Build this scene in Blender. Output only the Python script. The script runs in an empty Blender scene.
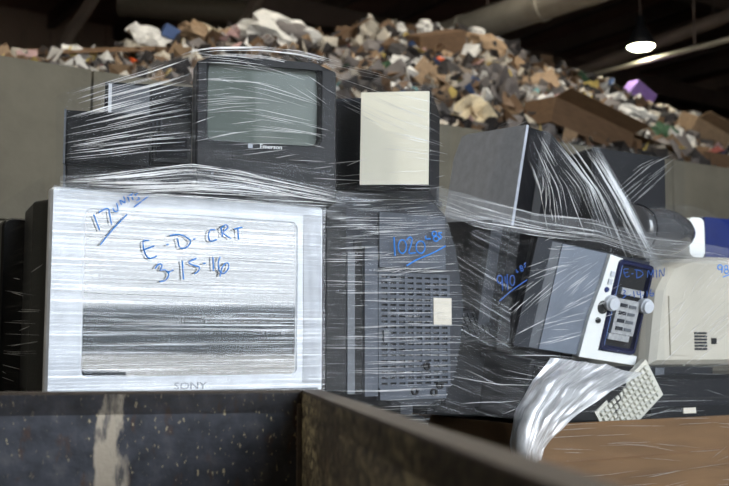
import bpy, bmesh, math, random
import numpy as np
from mathutils import Vector, Matrix, Euler, noise as mnoise

random.seed(7)
rng = np.random.default_rng(7)
C = bpy.context.scene.collection
R = math.radians
PI = math.pi

# ------------------------------------------------------------------ camera
W, H, LENS = 729.0, 486.0, 50.0
F = W * LENS / 36.0
EYE = Vector((0.0, 0.0, 1.25))
PITCH = math.atan((345 - 243) / F)
cam = bpy.data.cameras.new('camera')
cam.lens = LENS
cam.sensor_width = 36.0
cam.clip_end = 400
cam.dof.use_dof = True
cam.dof.focus_distance = 3.15
cam.dof.aperture_fstop = 3.4
camo = bpy.data.objects.new('camera', cam)
C.objects.link(camo)
camo.location = EYE
camo.rotation_euler = (PI / 2 + PITCH, 0, 0)
bpy.context.scene.camera = camo

# ------------------------------------------------------------------ world, light, exposure
vs = bpy.context.scene.view_settings
vs.view_transform = 'Standard'
vs.look = 'None'
vs.gamma = 1.0
vs.exposure = 1.62
try:
    vs.use_curve_mapping = False
except Exception:
    pass
cy = bpy.context.scene.cycles
cy.use_denoising = True
cy.max_bounces = 10
cy.diffuse_bounces = 5
cy.glossy_bounces = 4
cy.transparent_max_bounces = 32
cy.caustics_reflective = False
cy.caustics_refractive = False
cy.sample_clamp_indirect = 6.0

SKY = 3.0
world = bpy.data.worlds.new('overcast_sky')
bpy.context.scene.world = world
world.use_nodes = True
wn = world.node_tree
bgn = wn.nodes['Background']
bgn.inputs[1].default_value = SKY
tcw = wn.nodes.new('ShaderNodeTexCoord')
sepw = wn.nodes.new('ShaderNodeSeparateXYZ')
rampw = wn.nodes.new('ShaderNodeValToRGB')
wn.links.new(tcw.outputs['Generated'], sepw.inputs[0])
wn.links.new(sepw.outputs['Z'], rampw.inputs[0])
rampw.color_ramp.elements[0].position = 0.0
rampw.color_ramp.elements[0].color = (0.90, 0.955, 1.0, 1)
rampw.color_ramp.elements[1].position = 0.7
rampw.color_ramp.elements[1].color = (0.86, 0.94, 1.05, 1)
wn.links.new(rampw.outputs[0], bgn.inputs[0])

# the sun stands high over the yard outside the open bay
sun = bpy.data.lights.new('sun', 'SUN')
sun.energy = 3.4
sun.angle = R(0.6)
sun.color = (1.0, 0.95, 0.86)
suno = bpy.data.objects.new('sun', sun)
C.objects.link(suno)
suno.rotation_euler = Vector((0.62, 0.30, -0.9)).to_track_quat('-Z', 'Y').to_euler()

# ------------------------------------------------------------------ frames of the place
BY = R(34.0)                                   # the hall stands at an angle to the view
BU = Vector((math.cos(BY), math.sin(BY), 0))
BW = Vector((-math.sin(BY), math.cos(BY), 0))
PY = R(30.0)                                   # the pallets
PU = Vector((math.cos(PY), math.sin(PY), 0))
PW = Vector((-math.sin(PY), math.cos(PY), 0))
FWD = Vector((0, math.cos(PITCH), math.sin(PITCH)))
UPV = Vector((0, -math.sin(PITCH), math.cos(PITCH)))
Z = Vector((0, 0, 1))


def ray(px, py):
    return FWD + Vector((1, 0, 0)) * ((px - W / 2) / F) + UPV * ((H / 2 - py) / F)


def at(px, py, Y):
    d = ray(px, py)
    return EYE + d * (Y / d.y)


def onplane(px, py, o, n):
    d = ray(px, py)
    return EYE + d * ((o - EYE).dot(n) / d.dot(n))


OL = Vector((-0.88, 2.76, 0))                  # front corner of the first pallet
OR = Vector((0.565, 3.60, 0))                  # front corner of the second pallet


def L(px, py, off=0.0):
    return onplane(px, py, OL + PW * off, PW)


def Rr(px, py, off=0.0):
    return onplane(px, py, OR + PW * off, PW)


def bw(a, b, z):
    return BU * a + BW * b + Z * z


# ------------------------------------------------------------------ materials
def lin(c):
    return tuple(((x / 255) / 12.92 if x / 255 <= 0.04045 else ((x / 255 + 0.055) / 1.055) ** 2.4) for x in c)


class NT:
    def __init__(s, name):
        s.m = bpy.data.materials.new(name)
        s.m.use_nodes = True
        s.t = s.m.node_tree
        s.t.nodes.clear()
        s.out = s.n('ShaderNodeOutputMaterial')

    def n(s, typ, **kw):
        x = s.t.nodes.new(typ)
        for k, v in kw.items():
            setattr(x, k, v)
        return x

    def l(s, a, b):
        s.t.links.new(a, b)

    def val(s, node, **kw):
        for k, v in kw.items():
            node.inputs[k].default_value = v
        return node

    def math(s, op, a, b=None, clamp=False):
        x = s.n('ShaderNodeMath', operation=op, use_clamp=clamp)
        for i, v in enumerate((a, b)):
            if v is None:
                continue
            if isinstance(v, (int, float)):
                x.inputs[i].default_value = v
            else:
                s.l(v, x.inputs[i])
        return x.outputs[0]

    def ramp(s, fac, stops):
        x = s.n('ShaderNodeValToRGB')
        e = x.color_ramp.elements
        while len(e) < len(stops):
            e.new(0.5)
        for i, (p, c) in enumerate(stops):
            e[i].position = p
            e[i].color = (c[0], c[1], c[2], 1) if hasattr(c, '__len__') else (c, c, c, 1)
        s.l(fac, x.inputs[0])
        return x.outputs[0]

    def noise(s, scale, detail=3, coord=None, rough=0.55, stretch=None, dist=0.0):
        tx = s.n('ShaderNodeTexNoise')
        tx.inputs['Scale'].default_value = scale
        tx.inputs['Detail'].default_value = detail
        tx.inputs['Roughness'].default_value = rough
        tx.inputs['Distortion'].default_value = dist
        tc = s.n('ShaderNodeTexCoord')
        src = tc.outputs[coord or 'Object']
        if stretch:
            mp = s.n('ShaderNodeMapping')
            mp.inputs['Scale'].default_value = stretch
            s.l(src, mp.inputs[0])
            src = mp.outputs[0]
        s.l(src, tx.inputs['Vector'])
        return tx.outputs['Fac']


def mat(name, rgb, rough=0.5, metal=0.0, vary=0.12, scale=14.0, bump=0.0, spec=0.5, coat=0.0, rgb2=None, bscale=None):
    k = NT(name)
    p = k.n('ShaderNodeBsdfPrincipled')
    k.l(p.outputs[0], k.out.inputs[0])
    c = lin(rgb)
    f = k.noise(scale, 4)
    c2 = lin(rgb2) if rgb2 else tuple(min(1, x * (1 + vary)) for x in c)
    c1 = c if rgb2 else tuple(x * (1 - vary) for x in c)
    k.l(k.ramp(f, [(0.3, c1), (0.7, c2)]), p.inputs['Base Color'])
    p.inputs['Roughness'].default_value = rough
    p.inputs['Metallic'].default_value = metal
    p.inputs['Specular IOR Level'].default_value = spec
    p.inputs['Coat Weight'].default_value = coat
    if bump:
        b = k.n('ShaderNodeBump')
        b.inputs['Strength'].default_value = bump
        b.inputs['Distance'].default_value = 0.01
        k.l(k.noise(bscale or scale * 6, 4), b.inputs['Height'])
        k.l(b.outputs[0], p.inputs['Normal'])
    return k.m


def film_mat(name, base, gain, haze, lo=0.5, hi=0.72, su=2.2, sv=110.0, rough=0.16, bump=0.5, tint=(0.95, 0.96, 0.97)):
    """clear stretch film: mostly see-through, with a sheen that rises where layers bunch into streaks along the pull"""
    k = NT(name)
    uv = k.n('ShaderNodeUVMap')
    def nz(a, b, d=2.0):
        mp = k.n('ShaderNodeMapping')
        mp.inputs['Scale'].default_value = (a, b, 1)
        k.l(uv.outputs[0], mp.inputs[0])
        tx = k.n('ShaderNodeTexNoise')
        tx.inputs['Scale'].default_value = 1.0
        tx.inputs['Detail'].default_value = d
        tx.inputs['Roughness'].default_value = 0.6
        k.l(mp.outputs[0], tx.inputs['Vector'])
        return tx.outputs['Fac']
    a = nz(su, sv)
    b = nz(su * 3.0, sv * 3.2)
    c = nz(1.6, 6.0, 1.0)
    st = k.ramp(a, [(lo, 0.0), (hi, 1.0)])
    st2 = k.ramp(b, [(0.48, 0.0), (0.75, 1.0)])
    big = k.ramp(c, [(0.3, 0.25), (0.7, 1.0)])
    s = k.math('MULTIPLY', k.math('ADD', st, k.math('MULTIPLY', st2, 0.5)), big)
    fac = k.math('ADD', k.math('MULTIPLY', s, gain), base, clamp=True)
    bm_ = k.n('ShaderNodeBump')
    bm_.inputs['Strength'].default_value = bump
    bm_.inputs['Distance'].default_value = 0.004
    k.l(k.math('ADD', a, k.math('MULTIPLY', b, 0.35)), bm_.inputs['Height'])
    gl = k.n('ShaderNodeBsdfAnisotropic') if False else k.n('ShaderNodeBsdfGlossy')
    gl.inputs['Roughness'].default_value = rough
    gl.inputs['Color'].default_value = (0.96, 0.97, 1.0, 1)
    k.l(bm_.outputs[0], gl.inputs['Normal'])
    tr = k.n('ShaderNodeBsdfTransparent')
    tr.inputs['Color'].default_value = (*tint, 1)
    df = k.n('ShaderNodeBsdfDiffuse')
    df.inputs['Color'].default_value = (0.8, 0.82, 0.84, 1)
    m1 = k.n('ShaderNodeMixShader')
    m1.inputs[0].default_value = haze
    k.l(tr.outputs[0], m1.inputs[1])
    k.l(df.outputs[0], m1.inputs[2])
    m2 = k.n('ShaderNodeMixShader')
    k.l(fac, m2.inputs[0])
    k.l(m1.outputs[0], m2.inputs[1])
    k.l(gl.outputs[0], m2.inputs[2])
    k.l(m2.outputs[0], k.out.inputs[0])
    return k.m


def fold_mat(name, fac=0.55, rough=0.22):
    k = NT(name)
    gl = k.n('ShaderNodeBsdfGlossy')
    gl.inputs['Roughness'].default_value = rough
    tr = k.n('ShaderNodeBsdfTransparent')
    tr.inputs['Color'].default_value = (0.93, 0.94, 0.95, 1)
    df = k.n('ShaderNodeBsdfDiffuse')
    df.inputs['Color'].default_value = (0.85, 0.86, 0.87, 1)
    m0 = k.n('ShaderNodeMixShader')
    m0.inputs[0].default_value = 0.35
    k.l(gl.outputs[0], m0.inputs[1])
    k.l(df.outputs[0], m0.inputs[2])
    m1 = k.n('ShaderNodeMixShader')
    m1.inputs[0].default_value = fac
    k.l(tr.outputs[0], m1.inputs[1])
    k.l(m0.outputs[0], m1.inputs[2])
    k.l(m1.outputs[0], k.out.inputs[0])
    return k.m


M = {}
M['black'] = mat('black_plastic', (13, 14, 16), 0.42, bump=0.15, scale=30, spec=0.22)
M['charcoal'] = mat('charcoal_plastic', (21, 22, 26), 0.45, bump=0.15, scale=30, spec=0.22)
M['dgrey'] = mat('dark_grey_plastic', (42, 45, 51), 0.5, bump=0.15, scale=30, spec=0.22)
M['ventgrey'] = mat('vented_grey_plastic', (74, 79, 88), 0.5, bump=0.1, scale=24, spec=0.25)
M['mgrey'] = mat('mid_grey_plastic', (84, 88, 94), 0.5, bump=0.1, scale=24)
M['silver'] = mat('silver_plastic', (160, 166, 178), 0.34, metal=0.0, scale=24)
M['silverwhite'] = mat('pale_silver_plastic', (194, 198, 204), 0.35, scale=20)
M['greypanel'] = mat('blue_grey_panel', (118, 126, 138), 0.3, metal=0.2, scale=10)
M['white'] = mat('white_plastic', (226, 228, 226), 0.4, vary=0.04)
M['ivory'] = mat('ivory_panel', (234, 229, 210), 0.55, vary=0.05, scale=4)
M['beige'] = mat('aged_beige_plastic', (180, 174, 160), 0.5, vary=0.06, scale=6)
M['navy'] = mat('navy_plastic', (20, 26, 58), 0.25)
M['bluelit'] = mat('blue_translucent_plastic', (96, 122, 176), 0.3)
M['blue'] = mat('blue_plastic', (18, 34, 92), 0.35)
M['steelplate'] = mat('brushed_plate', (170, 172, 174), 0.45, metal=0.4, scale=60, vary=0.25)
M['slot'] = mat('dark_recess', (10, 10, 12), 0.8)
M['gloss'] = mat('gloss_black_plastic', (22, 23, 26), 0.12)
M['gloss2'] = mat('gloss_grey_shell', (70, 71, 73), 0.10, coat=1.0)
M['marker'] = mat('blue_marker_ink', (34, 124, 214), 0.6, vary=0.05)
M['markerdim'] = mat('dark_blue_marker_ink', (22, 74, 150), 0.6, vary=0.05)
M['logogrey'] = mat('grey_print', (128, 134, 142), 0.5, vary=0.02)
M['logo'] = mat('white_print', (238, 240, 242), 0.5, vary=0.02)
M['keycap'] = mat('cream_keycap', (194, 192, 180), 0.5, vary=0.08, scale=30)
M['label'] = mat('cream_matte', (206, 198, 182), 0.6, vary=0.1, scale=30)
M['wood'] = mat('pallet_wood', (120, 96, 66), 0.8, scale=10, bump=0.3)


def glass_screen(name, rgb, rough=0.04, spec=0.9, coat=1.0):
    k = NT(name)
    p = k.n('ShaderNodeBsdfPrincipled')
    p.inputs['Base Color'].default_value = (*lin(rgb), 1)
    p.inputs['Roughness'].default_value = rough
    p.inputs['Specular IOR Level'].default_value = spec
    p.inputs['Coat Weight'].default_value = coat
    p.inputs['Coat Roughness'].default_value = 0.02
    b = k.n('ShaderNodeBump')
    b.inputs['Strength'].default_value = 0.02
    k.l(k.noise(8, 2), b.inputs['Height'])
    k.l(b.outputs[0], p.inputs['Normal'])
    k.l(p.outputs[0], k.out.inputs[0])
    return k.m


M['screen'] = glass_screen('dark_screen_glass', (102, 110, 105), 0.08, 0.12, 0.0)
M['screenbig'] = glass_screen('large_screen_glass', (40, 46, 50), 0.04, 0.75, 0.75)


def cardboard(name, rgb):
    k = NT(name)
    p = k.n('ShaderNodeBsdfPrincipled')
    c = lin(rgb)
    f = k.noise(3.0, 5, stretch=(1, 1, 5))
    k.l(k.ramp(f, [(0.3, tuple(x * 0.75 for x in c)), (0.7, tuple(x * 1.15 for x in c))]), p.inputs['Base Color'])
    p.inputs['Roughness'].default_value = 0.8
    p.inputs['Specular IOR Level'].default_value = 0.2
    b = k.n('ShaderNodeBump')
    b.inputs['Strength'].default_value = 0.15
    b.inputs['Distance'].default_value = 0.004
    wv = k.noise(1.0, 2, stretch=(3, 3, 120))
    k.l(wv, b.inputs['Height'])
    k.l(b.outputs[0], p.inputs['Normal'])
    k.l(p.outputs[0], k.out.inputs[0])
    return k.m


M['card'] = cardboard('brown_cardboard', (108, 82, 56))
M['card2'] = cardboard('tan_cardboard', (158, 122, 86))
M['carddark'] = cardboard('dark_cardboard', (112, 82, 56))


def steel_mat(name, flip=False):
    """painted dark steel, scuffed through to dried mud in upright runs"""
    k = NT(name)
    p = k.n('ShaderNodeBsdfPrincipled')
    base = k.ramp(k.noise(18, 6), [(0.3, lin((50, 52, 57) if not flip else (42, 37, 31))), (0.55, lin((72, 74, 81) if not flip else (58, 50, 42))), (0.75, lin((98, 98, 100) if not flip else (76, 66, 55)))])  # flip paints the side plate's shade as darker, browner base tones
    rust = k.ramp(k.noise(26, 5, stretch=(1, 1, 0.5)), [(0.58, 0.0), (0.68, 1.0)])
    chips = k.ramp(k.noise(120 if not flip else 100, 4, stretch=(1, 1, 0.45)), [(0.62 if not flip else 0.52, 0.0), (0.67 if not flip else 0.56, 1.0)])
    zone = k.ramp(k.noise(3.0, 3), [(0.40, 0.15), (0.6, 1.0)])
    chips = k.math('MULTIPLY', chips, zone)
    m1 = k.n('ShaderNodeMixRGB')
    k.l(k.math('MULTIPLY', rust, 0.7), m1.inputs[0])
    k.l(base, m1.inputs[1])
    m1.inputs[2].default_value = (*lin((84, 62, 50)), 1)
    m2 = k.n('ShaderNodeMixRGB')
    k.l(chips, m2.inputs[0])
    k.l(m1.outputs[0], m2.inputs[1])
    m2.inputs[2].default_value = (*lin((200, 186, 148)), 1)
    col = m2.outputs[0]
    if not flip:
        # one bare streak of dried mud running down the far plate
        tc = k.n('ShaderNodeTexCoord')
        sp = k.n('ShaderNodeSeparateXYZ')
        k.l(tc.outputs['Object'], sp.inputs[0])
        wob = k.math('MULTIPLY', k.math('SUBTRACT', k.noise(14, 4, stretch=(1, 1, 0.4)), 0.5), 0.12)
        x = k.math('ADD', sp.outputs['X'], wob)
        d = k.math('ABSOLUTE', k.math('SUBTRACT', x, -0.418))
        wid = k.math('SUBTRACT', 0.034, k.math('MULTIPLY', k.math('ADD', sp.outputs['Z'], 0.12), 0.16))
        mk = k.ramp(k.math('DIVIDE', d, wid), [(0.75, 1.0), (1.05, 0.0)])
        pat = k.ramp(k.noise(30, 5, stretch=(1, 1, 0.3)), [(0.40, 0.15), (0.5, 1.0)])
        m3 = k.n('ShaderNodeMixRGB')
        k.l(k.math('MULTIPLY', mk, pat), m3.inputs[0])
        k.l(col, m3.inputs[1])
        m3.inputs[2].default_value = (*lin((184, 172, 154)), 1)
        col = m3.outputs[0]
    k.l(col, p.inputs['Base Color'])
    p.inputs['Roughness'].default_value = 0.6
    p.inputs['Specular IOR Level'].default_value = 0.35
    b = k.n('ShaderNodeBump')
    b.inputs['Strength'].default_value = 0.35
    b.inputs['Distance'].default_value = 0.004
    k.l(k.noise(60, 5), b.inputs['Height'])
    k.l(b.outputs[0], p.inputs['Normal'])
    k.l(p.outputs[0], k.out.inputs[0])
    return k.m


M['steel'] = steel_mat('scuffed_steel_skylit_tone')
M['steelside'] = steel_mat('scuffed_steel_shaded_tone', True)
M['rim'] = mat('worn_rim_steel', (66, 56, 46), 0.5, vary=0.4, scale=30, bump=0.3)
M['concrete'] = mat('grey_concrete', (116, 111, 97), 0.9, vary=0.16, scale=3, bump=0.3, bscale=30)
M['floor'] = mat('dusty_concrete_floor', (104, 98, 90), 0.85, vary=0.15, scale=2, bump=0.2)
M['yard'] = mat('pale_yard_concrete', (186, 182, 174), 0.9, vary=0.08, scale=0.6)
M['roof'] = mat('dark_roof_deck', (124, 98, 86), 0.8, vary=0.2, scale=1)
M['beam'] = mat('dusty_roof_steel', (120, 104, 92), 0.7, vary=0.2, scale=2)
M['beamdark'] = mat('dark_roof_steel', (84, 70, 62), 0.7, vary=0.2, scale=2)
M['siding'] = mat('brown_metal_siding', (128, 108, 92), 0.7, vary=0.15, scale=1)
M['redwall'] = mat('dark_red_siding', (70, 48, 42), 0.7, vary=0.15, scale=1)
M['duct'] = mat('galvanised_duct', (146, 140, 128), 0.5, metal=0.2, vary=0.12, scale=5)


# ------------------------------------------------------------------ objects
def thing(name, label, cat, loc=(0, 0, 0), rot=None, group=None):
    o = bpy.data.objects.new(name, None)
    C.objects.link(o)
    o.empty_display_size = 0.1
    o.location = loc
    if rot is not None:
        if isinstance(rot, Matrix):
            o.rotation_euler = rot.to_euler()
        else:
            o.rotation_euler = rot
    tag(o, label, cat, group)
    return o


def tag(o, label, cat, group=None, kind=None):
    if label:
        o['label'] = label
    if cat:
        o['category'] = cat
    if group:
        o['group'] = group
    if kind:
        o['kind'] = kind
    return o


def link(name, me, m, parent=None, label=None, kind=None):
    o = bpy.data.objects.new(name, me)
    C.objects.link(o)
    if m is not None and not me.materials:
        me.materials.append(m)
    if parent:
        o.parent = parent
    if label:
        o['label'] = label
    if kind:
        o['kind'] = kind
    return o


def obj(name, bm, m, parent=None, label=None, kind=None, bevel=0.0, smooth=False, seg=2):
    if bevel:
        bmesh.ops.bevel(bm, geom=[e for e in bm.edges if len(e.link_faces) == 2 and e.calc_face_angle(0) > 0.5], offset=bevel, segments=seg, affect='EDGES', profile=0.6, clamp_overlap=True)
    bmesh.ops.recalc_face_normals(bm, faces=bm.faces)
    me = bpy.data.meshes.new(name)
    bm.to_mesh(me)
    bm.free()
    if smooth:
        me.polygons.foreach_set('use_smooth', [True] * len(me.polygons))
    return link(name, me, m, parent, label, kind)


def box(bm, a, b, mtx=None):
    x0, y0, z0 = a
    x1, y1, z1 = b
    vs_ = [Vector(p) for p in ((x0, y0, z0), (x1, y0, z0), (x1, y1, z0), (x0, y1, z0), (x0, y0, z1), (x1, y0, z1), (x1, y1, z1), (x0, y1, z1))]
    if mtx is not None:
        vs_ = [mtx @ v for v in vs_]
    v = [bm.verts.new(p) for p in vs_]
    for f in ((0, 3, 2, 1), (4, 5, 6, 7), (0, 1, 5, 4), (1, 2, 6, 5), (2, 3, 7, 6), (3, 0, 4, 7)):
        bm.faces.new([v[i] for i in f])
    return bm


def B(*boxes):
    bm = bmesh.new()
    for a, b in boxes:
        box(bm, a, b)
    return bm


def loft(bm, loops, cap0=True, cap1=True):
    rings = [[bm.verts.new(p) for p in lp] for lp in loops]
    n = len(rings[0])
    for r0, r1 in zip(rings, rings[1:]):
        for i in range(n):
            j = (i + 1) % n
            bm.faces.new((r0[i], r0[j], r1[j], r1[i]))
    if cap0:
        bm.faces.new(rings[0][::-1])
    if cap1:
        bm.faces.new(rings[-1])
    return bm


def rrect(x0, z0, x1, z1, r, n=4, y=0.0):
    pts = []
    for cx, cz, a0 in ((x1 - r, z1 - r, 0), (x0 + r, z1 - r, 90), (x0 + r, z0 + r, 180), (x1 - r, z0 + r, 270)):
        for i in range(n + 1):
            a = R(a0 + 90 * i / n)
            pts.append((cx + r * math.cos(a), y, cz + r * math.sin(a)))
    return pts


def cyl(bm, p0, p1, r0, r1=None, n=16, caps=True):
    p0, p1 = Vector(p0), Vector(p1)
    r1 = r0 if r1 is None else r1
    q = (p1 - p0).to_track_quat('Z', 'Y')
    lp = []
    for p, r in ((p0, r0), (p1, r1)):
        lp.append([p + q @ Vector((r * math.cos(2 * PI * i / n), r * math.sin(2 * PI * i / n), 0)) for i in range(n)])
    return loft(bm, lp, caps, caps)


def tube(bm, pts, r, n=4):
    """polyline tube"""
    pts = [Vector(p) for p in pts]
    rings = []
    for i, p in enumerate(pts):
        t = (pts[min(i + 1, len(pts) - 1)] - pts[max(i - 1, 0)])
        if t.length < 1e-7:
            t = Vector((1, 0, 0))
        q = t.to_track_quat('Z', 'Y')
        rr = r(i / max(1, len(pts) - 1)) if callable(r) else r
        rings.append([p + q @ Vector((rr * math.cos(2 * PI * k / n + PI / 4), rr * math.sin(2 * PI * k / n + PI / 4), 0)) for k in range(n)])
    return loft(bm, rings)


def text_mesh(name, body, size, m, parent, loc, rot=(PI / 2, 0, 0), sx=1.0, extrude=0.0008, shear=0.0):
    cu = bpy.data.curves.new(name, 'FONT')
    cu.body = body
    cu.size = size
    cu.extrude = extrude
    cu.resolution_u = 2
    cu.align_x = 'CENTER'
    cu.align_y = 'CENTER'
    cu.shear = shear
    t = bpy.data.objects.new(name + '_curve', cu)
    me = bpy.data.meshes.new_from_object(t)
    bpy.data.objects.remove(t)
    o = link(name, me, m, parent)
    me.materials.clear()
    me.materials.append(m)
    o.location = loc
    o.rotation_euler = rot
    o.scale = (sx, 1, 1)
    return o


def screen_mesh(x0, z0, x1, z1, y, bulge, r, n=14):
    bm = bmesh.new()
    g = {}
    for i in range(n + 1):
        for j in range(n + 1):
            u, v = i / n * 2 - 1, j / n * 2 - 1
            g[i, j] = bm.verts.new(((x0 + x1) / 2 + u * (x1 - x0) / 2, y - bulge * (1 - 0.5 * u * u - 0.5 * v * v), (z0 + z1) / 2 + v * (z1 - z0) / 2))
    for i in range(n):
        for j in range(n):
            bm.faces.new((g[i, j], g[i + 1, j], g[i + 1, j + 1], g[i, j + 1]))
    # skirt to the back so the tube face is a solid body
    rim = [g[i, 0] for i in range(n)] + [g[n, j] for j in range(n)] + [g[i, n] for i in range(n, 0, -1)] + [g[0, j] for j in range(n, 0, -1)]
    rim = [bm.verts.new(v.co) for v in rim]
    back = [bm.verts.new((v.co.x, y + 0.03, v.co.z)) for v in rim]
    for i in range(len(rim)):
        j = (i + 1) % len(rim)
        bm.faces.new((rim[i], back[i], back[j], rim[j]))
    return bm


def crt(t, w, h, d, ml, mr, mt, mb, mb_mat, mh_mat, ms_mat, bulge=0.02, rb=0.02, taper=0.62, lip=0.09, top_arch=0.0, rec=1.0):
    """television or monitor: bezel ring, tube face, tapering rear housing. local x right, y away from its face, z up"""
    def arch(lp):
        if not top_arch:
            return lp
        return [(p[0], p[1], p[2] + (top_arch * (1 - ((p[0] - w / 2) / (w / 2)) ** 2) if p[2] > h / 2 else 0)) for p in lp]
    o = lambda e, y, r=None: arch(rrect(e, e, w - e, h - e, max(0.004, (r or rb) - e), y=y))
    i = lambda e, y: arch(rrect(ml - e, mb - e, w - mr + e, h - mt + e, 0.022 + e, y=y))
    bm = bmesh.new()
    loft(bm, [o(0, lip), o(0, 0.012), o(0.006, 0.0), i(0.008 * rec, 0.0), i(0.004 * rec, 0.006 * rec), i(0.0, 0.022 * rec), i(-0.004, 0.034 * rec)], False, False)
    obj('bezel', bm, mb_mat, t)
    obj('screen', screen_mesh(ml - 0.004, mb - 0.004, w - mr + 0.004, h - mt + 0.004 + top_arch * 0.7, 0.038 * rec, bulge, 0.02), ms_mat, t, smooth=True)
    bm = bmesh.new()
    cx, cz = w / 2, h * 0.48
    lps = []
    for f, y in ((0.985, lip), (0.97, lip + 0.01), (0.93, lip + (d - lip) * 0.3), ((1 + taper) / 2, lip + (d - lip) * 0.55), (taper, d * 0.93), (taper * 0.94, d)):
        lps.append([(cx + (p[0] - cx) * f, y, cz + (p[2] - cz) * (f * 0.5 + 0.5 * min(1, f + .1))) for p in o(0, y)])
    loft(bm, lps)
    obj('rear_housing', bm, mh_mat, t)


# ------------------------------------------------------------------ the hall: floor, walls, roof
def structure(name, bm, m, parent=None, bevel=0.0):
    o = obj(name, bm, m, parent, bevel=bevel)
    o['kind'] = 'structure'
    return o


BOT = Matrix.Rotation(BY, 4, 'Z')


def bbox_b(a0, b0, z0, a1, b1, z1):
    return box(bmesh.new(), (a0, b0, z0), (a1, b1, z1), BOT)


FRONT, BACK = -3.2, 21.0
structure('floor', bbox_b(-12, FRONT, -0.2, 30, BACK + 0.3, 0.0), M['floor'])
structure('ground', bbox_b(-160, -200, -0.22, 200, FRONT, -0.02), M['yard'])
EAVE = 8.2
structure('ceiling', bbox_b(-12, FRONT, EAVE, 30, BACK + 0.3, EAVE + 0.15), M['roof'])

wl = structure('wall_left', bbox_b(-12, FRONT, 0, -11.8, BACK, EAVE), M['redwall'])
wr = structure('wall_right', bbox_b(29.8, FRONT, 0, 30, BACK, EAVE), M['siding'])
BAY0, BAY1, BAYH = 0.6, 6.2, 6.6
structure('wall_front_1', bbox_b(-12, FRONT - 0.25, 0, BAY0, FRONT, EAVE), M['redwall'])
structure('wall_front_2', bbox_b(BAY1, FRONT - 0.25, 0, 30, FRONT, EAVE), M['redwall'])
structure('wall_front_3', bbox_b(BAY0, FRONT - 0.25, BAYH, BAY1, FRONT, EAVE), M['redwall'])
wb = structure('wall_back', bbox_b(-12, BACK, 0, 30, BACK + 0.2, EAVE), M['siding'])
# standing ribs of the metal siding, one by one
rib_me = None
for i in range(56):
    a = -4 + i * 0.6
    if rib_me is None:
        o = structure('siding_rib', B(((-0.05, -0.06, 0), (0.05, 0.0, EAVE))), M['siding'], wb, bevel=0.015)
        rib_me = o.data
    else:
        o = link('siding_rib', rib_me, None, wb)
        o['kind'] = 'structure'
    o.location = bw(a, BACK, 0)
    o.rotation_euler = (0, 0, BY)
pl_ = bpy.data.lights.new('bay_daylight', 'AREA')
pl_.shape = 'RECTANGLE'
pl_.size, pl_.size_y = BAY1 - BAY0, BAYH
pl_.cycles.is_portal = True
plo = bpy.data.objects.new('bay_daylight', pl_)
C.objects.link(plo)
plo.location = bw((BAY0 + BAY1) / 2, FRONT - 0.1, BAYH / 2)
plo.rotation_euler = BW.to_track_quat('-Z', 'Y').to_euler()
# steel columns with a diagonal brace against the back wall
for i, a in enumerate((1.0, 3.4, 8.0, 14.6, 21.0)):
    o = structure('trim_%d' % (i + 1), bbox_b(a - 0.16, BACK - 0.36, 0, a + 0.16, BACK - 0.06, EAVE), M['beamdark'], bevel=0.02)
bm = bmesh.new()
tube(bm, [at(52, 62, 15.6), at(96, -6, 15.2)], 0.09, 4)
structure('trim_6', bm, M['beam'])
bm = bmesh.new()
tube(bm, [at(222, 60, 15.6), at(262, -8, 15.2)], 0.09, 4)
structure('trim_7', bm, M['beam'])
# purlins across the roof, running from the bay to the back
for i in range(24):
    a = -4 + i * 1.45
    o = structure('roof_purlin', bbox_b(a - 0.07, FRONT, EAVE - 0.30, a + 0.07, BACK, EAVE - 0.002), M['beam'] if i % 3 == 0 else M['beamdark'])
    tag(o, 'long dark steel purlin under the roof deck', 'purlin', 'roof purlins')
for i, b in enumerate((1.5, 6.5, 11.5, 16.5)):
    bm = bbox_b(-11.8, b - 0.1, EAVE - 0.75, 29.8, b + 0.1, EAVE - 0.31)
    o = structure('roof_girder', bm, M['beamdark'])
    tag(o, 'deep dark steel girder crossing under the purlins', 'girder', 'roof girders')

# concrete block push wall in front of the waste heap
WA = Vector((-2.16, 6.0, 0))
WB0 = WA.dot(BW)
WT = 3.0
wc = bpy.data.objects.new('wall_bunker', None)
C.objects.link(wc)
wc['kind'] = 'structure'
blk = {}
BLW, BLH = 1.86, 1.0
for row in range(3):
    for i in range(-3, 10):
        a0 = WA.dot(BU) + 0.53 + i * BLW + (0 if row % 2 == 0 else BLW / 2)
        bm = bmesh.new()
        box(bm, (0, 0, 0), (BLW - 0.018, 0.7, BLH - 0.012))
        if 'b' not in blk:
            o = obj('block', bm, M['concrete'], wc, bevel=0.03)
            blk['b'] = o.data
        else:
            bm.free()
            o = link('block', blk['b'], None, wc)
        o['kind'] = 'structure'
        o.location = bw(a0, WB0 + random.uniform(-0.012, 0.012), row * BLH)
        o.rotation_euler = (0, 0, BY)
# dark crack lines / form tie slots near the top of the left block
WTOP = 3.0

# round duct under the roof
dt = thing('ventilation_duct', 'long round galvanised duct hanging above the waste heap', 'duct')
p0, p1 = at(424, 44, 14.6), at(628, -24, 12.2)
bm = bmesh.new()
cyl(bm, p0, p1, 0.215, n=24)
obj('duct_pipe', bm, M['duct'], dt, smooth=False)
dirn = (p1 - p0).normalized()
for f in (0.22, 0.62):
    c = p0.lerp(p1, f)
    bm = bmesh.new()
    cyl(bm, c - dirn * 0.035, c + dirn * 0.035, 0.235, n=24)
    obj('duct_collar', bm, M['duct'], dt)
for f in (0.35, 0.85):
    c = p0.lerp(p1, f)
    bm = bmesh.new()
    cyl(bm, c + Z * 0.2, Vector((c.x, c.y, EAVE - 0.02)), 0.015, n=6)
    obj('hanger_rod', bm, M['beamdark'], dt)
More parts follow.
